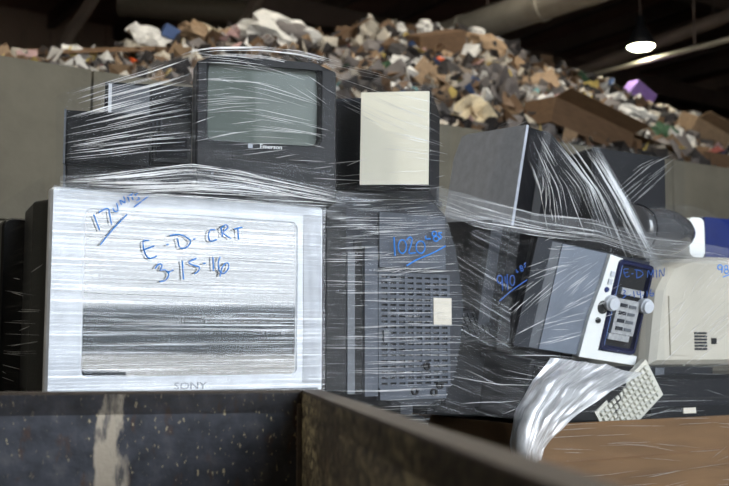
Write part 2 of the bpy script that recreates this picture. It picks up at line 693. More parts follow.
# second, dimmer duct at the upper left
d2 = thing('ventilation_duct', 'dim brownish round duct at the roof over the brown braces', 'duct')
p0, p1 = at(120, 4, 15.5), at(250, 14, 15.5)
bm = bmesh.new()
cyl(bm, p0, p1, 0.2, n=20)
obj('duct_pipe', bm, mat('dim_duct', (84, 74, 60), 0.6), d2)
bm = bmesh.new()
cyl(bm, p0.lerp(p1, .5) + Z * .18, p0.lerp(p1, .5) + Z * 2.4, 0.015, n=6)
obj('hanger_rod', bm, M['beamdark'], d2)

# conduits by the lamp
for pa, pb, r, lab in (((540, 88, 16.5), (760, 32, 13.0), 0.035, 'thin pale conduit crossing below the hanging lamp'), ((560, 80, 19.0), (770, 0, 17.0), 0.12, 'thick grey pipe crossing beside the hanging lamp')):
    o = thing('conduit' if r < .05 else 'sprinkler_pipe', lab, 'pipe')
    bm = bmesh.new()
    cyl(bm, at(*pa), at(*pb), r, n=10)
    obj('pipe_run', bm, M['duct'] if r < .05 else M['beam'], o)
    c = at(*pa).lerp(at(*pb), 0.75)
    bm = bmesh.new()
    cyl(bm, c, Vector((c.x, c.y, EAVE - 0.02)), 0.012, n=6)
    obj('hanger_rod', bm, M['beamdark'], o)


def lamp(p, label, power, r=0.19, watts=0.0):
    t = thing('hanging_lamp', label, 'lamp', p)
    bm = bmesh.new()
    n = 24
    prof = [(r, 0.0), (r * 1.04, 0.01), (r * 0.95, 0.10), (r * 0.62, 0.24), (r * 0.34, 0.32), (r * 0.3, 0.46), (0.02, 0.47)]
    loft(bm, [[(q * math.cos(2 * PI * i / n), q * math.sin(2 * PI * i / n), z) for i in range(n)] for q, z in prof], False, True)
    obj('lamp_shade', bm, M['charcoal'], t, smooth=True)
    bm = bmesh.new()
    loft(bm, [[(q * math.cos(2 * PI * i / n), q * math.sin(2 * PI * i / n), z) for i in range(n)] for q, z in ((r * 0.97, 0.004), (r * 0.7, -0.03), (r * 0.3, -0.045), (0.01, -0.048))], True, True)
    k = NT('lamp_glow')
    e = k.n('ShaderNodeEmission')
    e.inputs[0].default_value = (1.0, 0.98, 0.72, 1)
    e.inputs[1].default_value = power
    k.l(e.outputs[0], k.out.inputs[0])
    obj('lamp_lens', bm, k.m, t, smooth=True)
    if watts:
        lt = bpy.data.lights.new('lamp_light', 'SPOT')
        lt.energy = watts
        lt.spot_size = R(150)
        lt.spot_blend = 0.6
        lt.shadow_soft_size = 0.18
        lt.color = (1.0, 0.93, 0.80)
        lo_ = bpy.data.objects.new('lamp_light', lt)
        C.objects.link(lo_)
        lo_.parent = t
        lo_.location = (0, 0, -0.08)
    bm = bmesh.new()
    cyl(bm, (0, 0, 0.46), (0, 0, EAVE - p[2] - 0.05), 0.014, n=6)
    obj('cord', bm, M['beamdark'], t)
    return t


lamp(at(641, 47, 14.5), 'round glowing high-bay lamp under the roof near the conduits', 12.0, 0.20, 36)
lamp(Vector((-3.6, 1.4, 6.0)), 'high-bay lamp hanging in the hall over the steel container', 9.0, 0.22, 190)
for a_, w_ in ((0.5, 'the white plastic sack'), (4.5, 'the orange ball and brown carton'), (8.5, 'the purple box')):  # three lamps added out of view to brighten the heap
    lamp(bw(a_, WB0 + 1.6, 7.3), 'added unseen high-bay lamp above the waste heap over ' + w_, 9.0, 0.2, 150)

# ------------------------------------------------------------------ dark shed across the yard (seen mirrored in the wrapped television)
yb = thing('storage_shed', 'long low dark shed across the open yard', 'building', (62, -52, 0), (0, 0, R(62)))
M['slate'] = mat('slate_siding', (50, 58, 64), 0.7)
obj('wall', B(((-26, -4, 0), (26, 4, 3.2))), M['slate'], yb)
bm = bmesh.new()
loft(bm, [[(-26.3, -4.4, 3.2), (26.3, -4.4, 3.2), (26.3, 0, 4.4), (-26.3, 0, 4.4)], [(-26.3, 4.4, 3.2), (26.3, 4.4, 3.2), (26.3, 0.01, 4.4), (-26.3, 0.01, 4.4)]])
obj('roof', bm, M['slate'], yb)
obj('gate', B(((-4, 3.99, 0), (0, 4.06, 2.6))), M['slate'], yb)


# ------------------------------------------------------------------ steel container at the front
RIM = 1.149
CY_ = R(10.2)
Cc = Vector((-0.141, 2.30, RIM))
cont = thing('steel_container', 'open dark steel container with scuffed walls in front of the wrapped televisions', 'container', Cc, (0, 0, CY_))
CL, CD, CH = 1.9, 2.9, RIM - 0.02
# local: x to the right along the far plate (corner at 0), y away, z up from the rim
obj('end_plate', B(((-CL, 0, -CH), (0, 0.008, -0.006))), M['steel'], cont)
obj('side_plate', B(((0, -CD, -CH), (0.008, 0.0, -0.006))), M['steelside'], cont)
obj('side_plate', B(((-CL - 0.008, -CD, -CH), (-CL, 0.0, -0.006))), M['steelside'], cont)
obj('bottom_plate', B(((-CL, -CD, -CH), (0, 0, -CH + 0.01))), M['steel'], cont)
obj('rim_rail', B(((-CL, 0.0, -0.05), (0.0, 0.035, 0.0))), M['rim'], cont, bevel=0.006, label='thin rusty top rail of the far plate')
obj('rim_rail', B(((0.0, -CD, -0.05), (0.046, 0.035, 0.0))), M['rim'], cont, bevel=0.014, seg=3, label='rounded worn brown top rail')
obj('rim_rail', B(((-CL - 0.046, -CD, -0.05), (-CL, 0.035, 0.0))), M['rim'], cont, bevel=0.014)
bm = bmesh.new()
tube(bm, [(-0.004, -0.004, -CH + .01), (-0.004, -0.004, -0.03)], 0.008, 6)
obj('weld_seam', bm, M['rim'], cont)

# ------------------------------------------------------------------ waste heap behind the wall
RB = WB0 + 0.72
RO = RB + 3.3                                    # ridge line of the heap
sky_px = [(-120, 72), (0, 62), (60, 63), (110, 60), (150, 46), (190, 37), (235, 37), (290, 34), (335, 42), (365, 32), (430, 30), (480, 38), (520, 58), (550, 68), (600, 88), (640, 108), (690, 126), (729, 150), (900, 190)]
rid = []
for px, py in sky_px:
    p = onplane(px, py, BW * RO, BW)
    rid.append((p.dot(BU), p.z))
ra = np.array([r[0] for r in rid])
rz = np.array([r[1] for r in rid])


def heap_z(a, b):
    t = (b - RB) / (RO - RB)
    zr = float(np.interp(a, ra, rz))
    z0 = min(WTOP - 0.25, zr)
    if t <= 1:
        t = max(0.0, t)
        return z0 + (zr - z0) * (t ** 0.85)
    return zr - (t - 1) * 1.6


def heap_hit(px, py):
    d = ray(px, py)
    d = d / d.y
    Y = 5.0
    while Y < 22:
        p = EYE + d * Y
        b = p.dot(BW)
        if b > RB and p.z < heap_z(p.dot(BU), b):
            return p
        Y += 0.04
    return at(px, py, (RO - 0.2) / (BW.y + BW.x * (px - W / 2) / F))


bm = bmesh.new()
na, nb = 150, 40
g = {}
for i in range(na + 1):
    for j in range(nb + 1):
        a = -5 + 25 * i / na
        b = RB + 0.02 + 7.5 * j / nb
        z = heap_z(a, b)
        if 0 < j:
            z += 0.16 * mnoise.noise(Vector((a * 1.7, b * 1.7, 0))) + 0.10 * mnoise.noise(Vector((a * 4.5, b * 4.5, 3)))
        p = bw(a, b, max(0.02, z))
        g[i, j] = bm.verts.new(p)
for i in range(na):
    for j in range(nb):
        bm.faces.new((g[i, j], g[i + 1, j], g[i + 1, j + 1], g[i, j + 1]))
k = NT('mixed_waste')
p = k.n('ShaderNodeBsdfPrincipled')
vo = k.n('ShaderNodeTexVoronoi')
vo.inputs['Scale'].default_value = 7.0
tc = k.n('ShaderNodeTexCoord')
k.l(tc.outputs['Object'], vo.inputs['Vector'])
sp = k.n('ShaderNodeSeparateColor')
k.l(vo.outputs['Color'], sp.inputs[0])
k.l(k.ramp(sp.outputs[0], [(0.0, lin((46, 38, 32))), (0.4, lin((92, 74, 56))), (0.7, lin((120, 112, 104))), (1.0, lin((60, 54, 50)))]), p.inputs['Base Color'])
p.inputs['Roughness'].default_value = 0.9
k.l(p.outputs[0], k.out.inputs[0])
o = obj('waste_debris', bm, k.m, None)
tag(o, 'sloping mass of compacted mixed waste behind the concrete wall', 'debris', kind='stuff')

pal = {
    'white': (214, 212, 208), 'offwhite': (188, 180, 166), 'brown': (104, 80, 58), 'tan': (142, 118, 92), 'grey': (116, 110, 108),
    'dark': (52, 48, 48), 'pink': (170, 140, 138), 'yellow': (196, 174, 100), 'green': (54, 86, 60), 'blue': (62, 84, 128),
    'teal': (92, 140, 142), 'orange': (214, 92, 36), 'purple': (120, 92, 156), 'red': (130, 62, 56), 'cream': (214, 200, 170),
}
PM = {c: mat('waste_' + c, v, 0.75, vary=0.18, scale=9) for c, v in pal.items()}


def paper_bm(seed, amp=0.35, n=7, fold=0.0):
    """crumpled sheet with real thickness"""
    bm = bmesh.new()
    top, bot = {}, {}
    for i in range(n + 1):
        for j in range(n + 1):
            u, v = i / n - 0.5, j / n - 0.5
            w_ = 1 + 0.18 * mnoise.noise(Vector((u * 3, v * 3, seed * 7.7)))
            z = amp * (abs(mnoise.noise(Vector((u * 2.6, v * 2.6, seed * 3.1)))) - 0.2) + amp * 0.35 * mnoise.noise(Vector((u * 7, v * 7, seed)))
            z += fold * abs(u)
            top[i, j] = bm.verts.new((u * w_, v * w_, z))
            bot[i, j] = bm.verts.new((u * w_, v * w_, z - 0.012))
    for i in range(n):
        for j in range(n):
            bm.faces.new((top[i, j], top[i + 1, j], top[i + 1, j + 1], top[i, j + 1]))
            bm.faces.new((bot[i, j + 1], bot[i + 1, j + 1], bot[i + 1, j], bot[i, j]))
    e = [(i, 0) for i in range(n)] + [(n, j) for j in range(n)] + [(i, n) for i in range(n, 0, -1)] + [(0, j) for j in range(n, 0, -1)]
    for q, r_ in zip(e, e[1:] + e[:1]):
        bm.faces.new((top[q], bot[q], bot[r_], top[r_]))
    return bm


def ball_bm(seed, amp=0.35, sub=3, freq=1.8):
    bm = bmesh.new()
    bmesh.ops.create_icosphere(bm, subdivisions=sub, radius=0.5)
    for v in bm.verts:
        d = v.co.normalized()
        f = 1 + amp * (mnoise.noise(d * freq + Vector((seed * 5.3, 0, 0))) + 0.5 * mnoise.noise(d * freq * 2.7 + Vector((seed, 9, 0)))) - amp * 0.5 * abs(mnoise.noise(d * freq * 1.9 + Vector((0, seed, 0))))
        v.co = d * 0.5 * f
    return bm


def carton_bm(open_top=True, flap=0.6):
    """carton with wall thickness and one or two flaps"""
    bm = bmesh.new()
    lo = lambda e, z: [(-.5 + e, -.5 + e, z), (.5 - e, -.5 + e, z), (.5 - e, .5 - e, z), (-.5 + e, .5 - e, z)]
    if open_top:
        loft(bm, [lo(0, -.5), lo(0, .5), lo(.02, .5), lo(.02, -.46)])
        box(bm, (-.5, -.02, 0), (.5, 0, flap), Matrix.Translation((0, -.48, .49)) @ Matrix.Rotation(R(62), 4, 'X'))
        box(bm, (0, -.5, 0), (.02, .5, flap * .8), Matrix.Translation((.48, 0, .49)) @ Matrix.Rotation(R(70), 4, 'Y'))
    else:
        loft(bm, [lo(0, -.5), lo(0, .5)])
        box(bm, (-.49, -.49, .5), (.49, -.01, .52))
        box(bm, (-.49, .01, .5), (.49, .49, .515))
    return bm


def slab_bm(bend=0.25):
    """a torn, bent cardboard piece"""
    bm = bmesh.new()
    n = 6
    top, bot = [], []
    for i in range(n + 1):
        u = i / n - .5
        z = bend * (abs(u) - .25)
        y0, y1 = -.5 + .06 * math.sin(i * 2.3), .5 + .05 * math.cos(i * 3.1)
        top.append((bm.verts.new((u, y0, z)), bm.verts.new((u, y1, z + .03 * math.sin(i)))))
        bot.append((bm.verts.new((u, y0, z - .02)), bm.verts.new((u, y1, z - .02 + .03 * math.sin(i)))))
    for i in range(n):
        bm.faces.new((top[i][0], top[i + 1][0], top[i + 1][1], top[i][1]))
        bm.faces.new((bot[i][1], bot[i + 1][1], bot[i + 1][0], bot[i][0]))
        bm.faces.new((top[i][0], bot[i][0], bot[i + 1][0], top[i + 1][0]))
        bm.faces.new((top[i + 1][1], bot[i + 1][1], bot[i][1], top[i][1]))
    for i in (0, n):
        a, b = top[i], bot[i]
        bm.faces.new((a[0], a[1], b[1], b[0]))
    return bm


def pile_item(name, label, cat, px, py, wpx, hpx, bm, m, rot=(0, 0, 0), dpx=None, parts=(), smooth=False, group=None, lift=0.0):
    """one recognisable piece of waste, seated in the heap; sizes are worked out from its distance"""
    p = heap_hit(px, py)
    s = p.y / F
    o = obj(name, bm, m, None, smooth=smooth)
    tag(o, label, cat, group)
    o.location = p + Z * lift + (EYE - p).normalized() * 0.14
    o.scale = (wpx * s, (dpx or wpx) * s, hpx * s)
    o.rotation_euler = Euler((R(rot[0]), R(rot[1]), R(rot[2])))
    return o


FACE = 62     # tips a sheet up so that it lies on the slope, showing its face to the hall
I = pile_item
o = I('plastic_sack', 'large white plastic sack with grey print on top of the heap', 'bag', 284, 38, 96, 44, ball_bm(3, .45), PM['white'], (10, 12, 20), 60)
for dx, dz, s_ in ((-.02, .12, .12), (.1, .16, .15), (.16, .05, .1), (-.1, .2, .07)):
    bm = bmesh.new()
    bmesh.ops.create_icosphere(bm, subdivisions=2, radius=s_)
    bmesh.ops.scale(bm, vec=(1, .35, 1.2), verts=bm.verts)
    q = obj('print_smudge', bm, PM['grey'], o)
    q.location = (dx, -.40 + .9 * (dx * dx + dz * dz), dz)
o = I('paper_sheet', 'white paper sheet with a yellow stripe lying over the concrete wall top', 'paper', 84, 60, 50, 22, paper_bm(1, .35), PM['white'], (50, 12, 10), 34)
bm = bmesh.new()
box(bm, (-.36, -.5, .03), (-.16, .5, .06))
box(bm, (.05, -.5, .02), (.2, .5, .07))
obj('yellow_stripe', bm, PM['yellow'], o)
I('paper_cup', 'white crushed cup beside the orange scrap', 'cup', 145, 58, 20, 16, ball_bm(6, .3), PM['white'], (0, 10, 30))
I('paper_cup', 'second white crushed cup, nearer the dark television', 'cup', 163, 60, 17, 17, ball_bm(8, .25), PM['offwhite'], (0, 60, 30))
I('plastic_scrap', 'small orange scrap between two white cups and a striped sheet', 'scrap', 131, 62, 14, 8, ball_bm(9, .4), PM['orange'])
I('newspaper', 'white and blue crumpled newspaper high over the concrete wall', 'paper', 148, 36, 42, 24, paper_bm(4, .6), PM['white'], (45, 25, 0), 30)
I('newspaper', 'flatter pale newspaper under the crumpled one', 'paper', 137, 44, 24, 16, paper_bm(14, .5), PM['offwhite'], (50, -10, 0), 26)
I('wood_plank', 'long brown plank lying along the heap above the striped sheet', 'plank', 92, 50, 130, 8, slab_bm(.1), PM['brown'], (30, -5, 12), 20)
I('wood_plank', 'short dark plank under the crumpled newspaper', 'plank', 150, 48, 70, 7, slab_bm(.1), PM['dark'], (30, 4, 12), 14)
I('wood_plank', 'brown stick pointing up beside the white sack', 'plank', 348, 30, 52, 8, slab_bm(.05), PM['brown'], (30, -28, 0), 9)
I('paper_bag', 'tan paper bag left of the pink wrapper', 'bag', 194, 33, 34, 24, ball_bm(11, .5), PM['tan'], (0, 15, 0), 26)
I('paper_bag', 'cream folded paper bag touching the tan one', 'bag', 205, 38, 20, 24, carton_bm(False), PM['cream'], (20, 20, 30), 16)
I('wrapper', 'pinkish crumpled wrapper beside the white plastic sack', 'wrapper', 226, 36, 30, 22, paper_bm(12, .8), PM['pink'], (40, -30, 0), 26)
I('carton', 'small dark blue carton behind the tan paper bag', 'box', 170, 33, 16, 12, carton_bm(False), PM['blue'], (10, 20, 30), 12)
I('paper_bundle', 'bundle of white and teal paper at the heap crest', 'paper', 384, 34, 42, 30, paper_bm(15, 1.0), PM['offwhite'], (40, 20, 0), 34)
I('paper_bundle', 'white crushed paper at the crest beside the brown carton', 'paper', 424, 28, 18, 22, ball_bm(16, .6), PM['white'], (0, 20, 0), 14)
I('carton', 'brown carton tilted at the crest above the orange ball', 'box', 436, 46, 54, 26, carton_bm(False), PM['brown'], (20, -14, 24), 30)
o = I('plastic_ball', 'orange ball-like lid among grey scraps below the brown carton', 'ball', 440, 61, 13, 11, ball_bm(17, .12), PM['orange'])
I('paper_sheet', 'white paper sheet over the cardboard flap behind the white cabinet', 'paper', 408, 66, 38, 18, paper_bm(18, .5), PM['white'], (55, 14, 0), 30)
I('cardboard_flap', 'tan cardboard flap below the white sheet', 'cardboard', 432, 82, 46, 34, slab_bm(.5), PM['tan'], (60, 34, 0), 40)
I('rolled_carpet', 'brown rolled sack arching at the crest under the duct', 'sack', 486, 50, 52, 30, ball_bm(20, .25), PM['tan'], (0, 30, 0), 32)
I('cloth_rag', 'big grey rag draped on the middle of the slope', 'rag', 492, 88, 50, 44, paper_bm(21, .9, 9), PM['grey'], (55, -20, 10), 50)
I('cardboard_flap', 'light cardboard flap with a teal edge on the slope', 'cardboard', 533, 84, 50, 20, slab_bm(.3), PM['tan'], (60, -14, 0), 26)
I('cardboard_strip', 'teal strip under the light cardboard flap', 'strip', 522, 94, 36, 6, slab_bm(.1), PM['teal'], (60, -10, 0), 8)
I('sheet_liner', 'large cream sheet leaning above the silver monitor', 'sheet', 466, 117, 46, 40, paper_bm(24, .4), PM['cream'], (62, -36, 0), 40)
o = I('carton', 'long brown open carton on the wall behind the silver monitor', 'box', 578, 130, 112, 26, carton_bm(True, .5), PM['brown'], (4, 12, 34), 44)
I('paper_sheet', 'white sock-like paper inside the long brown carton', 'paper', 546, 106, 24, 24, ball_bm(26, .5), PM['white'], (0, 30, 0), 14)
I('foam_roll', 'grey foam roll lying in the long brown carton', 'roll', 569, 114, 32, 14, ball_bm(27, .12), PM['grey'], (0, 12, 0), 14)
I('paper_sheet', 'yellow paper above the long brown carton', 'paper', 588, 92, 30, 18, paper_bm(28, .5), PM['yellow'], (55, -10, 0), 26)
o = I('gift_box', 'purple pointed box standing high on the slope', 'box', 636, 98, 26, 24, carton_bm(False), PM['purple'], (12, 34, 20), 22)
I('plastic_bag', 'white plastic bag in front of the purple box', 'bag', 628, 116, 50, 24, ball_bm(31, .5), PM['white'], (0, 14, 0), 34)
I('plastic_bag', 'white rounded bag next to the purple box', 'bag', 663, 116, 32, 22, ball_bm(32, .3), PM['offwhite'], (0, 14, 0), 26)
I('plastic_bag', 'dark green bag beside the tilted brown carton', 'bag', 664, 138, 34, 24, ball_bm(33, .5), PM['green'], (0, 14, 0), 24)
o = I('carton', 'brown carton tilted at the right end of the heap', 'box', 698, 140, 44, 38, carton_bm(True, .5), PM['tan'], (24, 22, 20), 34)
I('metal_panel', 'grey bent panel sliding off the tilted brown carton', 'panel', 686, 156, 18, 40, slab_bm(.3), PM['grey'], (84, -24, 0), 44)
I('carton', 'flat dark carton under the tilted brown one', 'box', 712, 162, 46, 14, carton_bm(False), PM['brown'], (6, 4, 20), 30)

# the many smaller scraps: paper, card, film and rag pieces, copied from a few prototypes
LAND = [((284, 38), 'white sack'), ((84, 60), 'yellow-striped sheet'), ((131, 62), 'orange scrap'), ((148, 36), 'blue-white newspaper'), ((348, 30), 'brown stick'),
        ((194, 33), 'tan paper bag'), ((226, 36), 'pinkish wrapper'), ((384, 34), 'paper bundle'), ((436, 46), 'crest carton'), ((440, 61), 'orange ball'), ((408, 66), 'white sheet'),
        ((432, 82), 'tan flap'), ((486, 50), 'arching brown sack'), ((492, 88), 'grey draped rag'), ((533, 84), 'teal-edged flap'), ((466, 117), 'cream leaning sheet'),
        ((578, 130), 'long open carton'), ((588, 92), 'yellow paper'), ((636, 98), 'purple box'), ((664, 138), 'dark green bag'), ((698, 140), 'tilted carton'), ((546, 106), 'sock-like paper')]


def where(px, py, size):
    """where a scrap lies among the pieces one can find on the heap"""
    o_ = sorted(LAND, key=lambda q: (q[0][0] - px) ** 2 + 2.5 * (q[0][1] - py) ** 2)
    (lx, ly), n1 = o_[0]
    rel = 'above' if py < ly - 8 else 'below' if py > ly + 8 else 'beside'
    return '(%s) %s the %s, towards the %s' % (size, rel, n1, o_[1][1])


protos = {}
kinds = [
    ('paper_scrap', 'white', 'small crumpled white paper scrap on the waste heap', 'white paper scraps on the heap', lambda: paper_bm(41, .7, 5), 46, 'paper'),
    ('paper_scrap', 'offwhite', 'small greyish paper scrap on the waste heap', 'grey-white paper scraps on the heap', lambda: paper_bm(42, .9, 5), 40, 'paper'),
    ('cardboard_scrap', 'brown', 'torn brown cardboard scrap on the waste heap', 'brown cardboard scraps on the heap', lambda: slab_bm(.5), 40, 'cardboard'),
    ('cardboard_scrap', 'tan', 'torn tan cardboard scrap on the waste heap', 'tan cardboard scraps on the heap', lambda: slab_bm(.2), 26, 'cardboard'),
    ('rag_scrap', 'dark', 'crumpled blackish rag on the waste heap', 'dark rags on the heap', lambda: ball_bm(43, .6, 2), 44, 'rag'),
    ('rag_scrap', 'grey', 'crumpled grey rag on the waste heap', 'grey rags on the heap', lambda: ball_bm(44, .6, 2), 34, 'rag'),
    ('bag_scrap', 'white', 'small white plastic bag on the waste heap', 'small white bags on the heap', lambda: ball_bm(45, .5, 2), 16, 'bag'),
    ('packet', 'pink', 'small pinkish packet on the waste heap', 'pink packets on the heap', lambda: paper_bm(46, .5, 4), 7, 'packet'),
    ('packet', 'yellow', 'small yellow packet on the waste heap', 'yellow packets on the heap', lambda: paper_bm(47, .5, 4), 5, 'packet'),
    ('packet', 'green', 'small green packet on the waste heap', 'green packets on the heap', lambda: paper_bm(48, .5, 4), 7, 'packet'),
    ('packet', 'blue', 'small blue packet on the waste heap', 'blue packets on the heap', lambda: paper_bm(49, .5, 4), 5, 'packet'),
    ('packet', 'red', 'small red packet on the waste heap', 'red packets on the heap', lambda: paper_bm(50, .5, 4), 4, 'packet'),
    ('packet', 'teal', 'small teal packet on the waste heap', 'teal packets on the heap', lambda: paper_bm(51, .5, 4), 5, 'packet'),
]
rs = random.Random(11)
for name, col, lab, grp, fn, cnt, cat in kinds:
    me = None
    for i in range(cnt):
        px = rs.uniform(330, 715) if rs.random() < 0.88 else rs.uniform(110, 330)
        top = float(np.interp(px, [q[0] for q in sky_px], [q[1] for q in sky_px]))
        wl_ = 50 + (168 - 50) * px / 729
        py = top - 3 + (max(top + 8, min(wl_ - 6, 172)) - top) * rs.random()
        if me is None:
            o = obj(name, fn(), PM[col], None)
            me = o.data
        else:
            o = link(name, me, None)
        p = heap_hit(px, py)
        sz = rs.uniform(11, 32)
        s = (p.y / F) * sz
        tag(o, lab.replace('small ', '').replace(' on the waste heap', '') + ' ' + where(px, py, 'small' if sz < 18 else 'mid-sized' if sz < 25 else 'big'), cat, grp)
        o.location = p
        o.scale = (s * rs.uniform(.7, 1.3), s * rs.uniform(.6, 1.2), s * rs.uniform(.5, 1.0))
        o.rotation_euler = (R(rs.uniform(15, 80)), R(rs.uniform(-40, 40)), R(rs.uniform(-60, 60)))

# fine litter no one could count
bm = bmesh.new()
lit = [PM[c] for c in ('white', 'offwhite', 'brown', 'tan', 'dark', 'grey', 'pink', 'green', 'blue', 'yellow', 'red')]
wts = [6, 10, 20, 9, 30, 18, 1.5, 2, 1.5, 1.5, 1]
for i in range(5200):
    a = rs.uniform(-3.5, 12.5)
    b = RB + 0.05 + 4.0 * rs.random()
    p = bw(a, b, heap_z(a, b) + rs.uniform(-.02, .12))
    s = rs.uniform(.025, .10)
    mi = rs.choices(range(len(lit)), wts)[0]
    rot = Euler((rs.uniform(-1.4, 1.4), rs.uniform(-1, 1), rs.uniform(0, 6))).to_matrix()
    vv = [bm.verts.new(p + rot @ Vector((x * s * rs.uniform(.6, 1.4), y * s, z_ * s * .5))) for x, y, z_ in ((-1, -1, 0), (1, -1, .4), (1, 1, 0), (-1, 1, .5), (0, 0, -.7))]
    for f in ((0, 1, 2), (0, 2, 3), (1, 0, 4), (2, 1, 4), (3, 2, 4), (0, 3, 4)):
        bm.faces.new([vv[q] for q in f]).material_index = mi
me = bpy.data.meshes.new('fine_litter')
bm.to_mesh(me)
bm.free()
for m_ in lit:
    me.materials.append(m_)
o = link('fine_litter', me, None)
tag(o, 'fine mixed litter strewn over the whole waste heap', 'litter', kind='stuff')

# ------------------------------------------------------------------ first pallet: televisions
def rot3(yaw, roll=0.0, pitch=0.0):
    return Matrix.Rotation(R(yaw), 4, 'Z') @ Matrix.Rotation(R(roll), 4, 'Y') @ Matrix.Rotation(R(pitch), 4, 'X')


def pallet(o, du, dw, label):
    t = thing('wooden_pallet', label, 'pallet', o, (0, 0, PY))
    me = None
    for i in range(7):
        y = 0.05 + i * (dw - 0.2) / 6
        q = obj('deck_board', B(((0, y, 0.115), (du, y + 0.1, 0.135))), M['wood'], t)
    for i in range(3):
        x = 0.02 + i * (du - 0.14) / 2
        obj('stringer', B(((x, 0.04, 0), (x + 0.1, dw - 0.04, 0.113))), M['wood'], t)
    return t


pallet(OL + PU * 0.03 + PW * 0.04, 1.30, 1.0, 'wooden pallet under the taller wrapped stack of televisions')
pallet(OR + PU * 0.0 + PW * 0.03, 1.30, 1.1, 'wooden pallet under the big cardboard bin')

# lower course: two dark sets carry the ones in view
zt = L(48, 186).z
TV_B = 1.105
TV_T = (L(52, 186).z + L(323, 207).z) / 2
x0 = (L(48, 300) - OL).dot(PU)
x1 = (L(323.5, 300) - OL).dot(PU)
TW, TH = x1 - x0, TV_T - TV_B

lo = thing('console_television', 'large dark console television carrying the white screened one, mostly behind the steel container', 'television', OL + PU * (x0 + .02) + PW * 0.03 + Z * 0.137, (0, 0, PY))
crt(lo, TW - .04, TV_B - 0.002 - 0.137, 0.45, .08, .08, .08, .14, M['black'], M['black'], M['screen'], .03, .03, .9)
lo2 = thing('console_television', 'dark television under the vented grey housing, seen just over the container rail', 'television', OL + PU * (x1 + .02) + PW * 0.10 + Z * 0.137, (0, 0, PY))
crt(lo2, 0.44, 1.01 - 0.137, 0.40, .05, .05, .06, .12, M['black'], M['black'], M['screen'], .03, .03, .9)

# large widescreen set
tv = thing('widescreen_television', 'large silver-white widescreen tube television wrapped in glaring film with blue handwriting', 'television', OL + PU * x0 + Z * TV_B, (0, 0, PY))


def tvx(px):
    return (L(px, 300) - OL).dot(PU) - x0


def tvz(px, py):
    return L(px, py).z - TV_B


ML, MR = tvx(82), TW - tvx(297)
MB, MT = max(0.03, tvz(190, 377)), 0.055
crt(tv, TW, TH, 0.50, ML, MR, MT, MB, M['silverwhite'], M['black'], M['screenbig'], 0.0012, 0.012, 0.94, 0.035, rec=0.12)
rb2 = thing('console_television', 'black television standing behind the silver-white one, its flank in shade', 'television', OL + PU * (x0 - .03) + PW * 0.53 + Z * 0.137, (0, 0, PY))
crt(rb2, 1.2, TV_T - 0.03 - 0.137, 0.45, .08, .08, .08, .16, M['black'], M['black'], M['screen'], .02, .03, .95)
# upright grille strip on its narrow right cheek, and a plain seam on the left
bm = bmesh.new()
n = 16
for i in range(n):
    x = TW - MR + 0.022 + i * (MR - 0.030) / n
    box(bm, (x, -0.004, 0.03), (x + (MR - 0.03) / n * 0.55, 0.003, TH - 0.03))
obj('speaker_grille', bm, M['silverwhite'], tv, label='upright ribbed speaker strip', kind='stuff')
text_mesh('maker_logo', 'SONY', 0.028, M['logogrey'], tv, (tvx(191.5), -0.003, tvz(191, 386)), sx=1.35)
obj('base_strip', B(((0.02, -0.002, 0.006), (TW - 0.02, 0.006, 0.014))), M['mgrey'], tv)

# vented rear of another set, to its right
VO = 0.05                                        # how far its face stands behind the front line
vt = thing('vented_television', 'grey television standing back to front, rows of vent slots and a rounded edge', 'television', OL + PW * VO, (0, 0, PY))


def vp(px, py, y=0.0):
    p = L(px, py, VO)
    return ((p - OL - PW * VO).dot(PU), y, p.z)


prof = [(323, 190), (432, 196), (447, 214), (457, 246), (463, 285), (465, 308), (462, 344), (456, 376), (446, 399), (428, 410), (401, 408), (376, 394), (323, 392)]
base = [Vector(vp(*q)) for q in prof]
cx = sum(b.x for b in base) / len(base)
cz = sum(b.z for b in base) / len(base)


def shr(f, y, dx=0.0):
    return [(cx + (b.x - cx) * f + dx, y, cz + (b.z - cz) * f) for b in base]


bm = bmesh.new()
loft(bm, [shr(0.955, 0.0), shr(0.985, 0.012), shr(1.0, 0.04), shr(1.0, 0.38), shr(1.02, 0.40), shr(1.02, 0.46)])
obj('rear_housing', bm, M['dgrey'], vt)


def vbox(px0, py0, px1, py1, y0, y1):
    a, b = vp(px0, py0), vp(px1, py1)
    return ((a[0], y0, b[2]), (b[0], y1, a[2]))


obj('side_rib', B(vbox(346, 252, 353, 394, -0.012, 0.01)), M['mgrey'], vt, bevel=0.003, label='narrow pale upright rib')
obj('cable_channel', B(vbox(353.5, 240, 362, 394, -0.002, 0.004)), M['slot'], vt)
obj('side_plate', B(vbox(362.5, 246, 375.5, 396, -0.016, 0.01)), M['ventgrey'], vt, bevel=0.004, label='plain upright grey plate')
obj('inner_plate', B(vbox(326, 206, 345, 390, -0.006, 0.004)), M['black'], vt, bevel=0.003)
obj('vent_recess', B(vbox(378, 275, 446, 384, -0.003, 0.003)), M['slot'], vt)
bm = bmesh.new()
a, b = vp(378, 274), vp(447, 385)
nrow, ncol = 20, 8
for i in range(nrow + 1):
    z = a[2] + (b[2] - a[2]) * i / nrow
    box(bm, (a[0], -0.012, z - 0.0058), (b[0], 0.0, z + 0.0058))
for i in range(ncol + 1):
    x = a[0] + (b[0] - a[0]) * i / ncol
    box(bm, (x - 0.0055, -0.0125, b[2] - .005), (x + 0.0055, 0.0, a[2] + .005))
obj('vent_lattice', bm, M['ventgrey'], vt, label='lattice of small horizontal vent slots', kind='stuff')
obj('upper_plate', B(vbox(378, 212, 444, 270, -0.010, 0.01)), M['ventgrey'], vt, bevel=0.004)
obj('lower_plate', B(vbox(378, 388, 444, 398, -0.014, 0.01)), M['ventgrey'], vt, bevel=0.004)
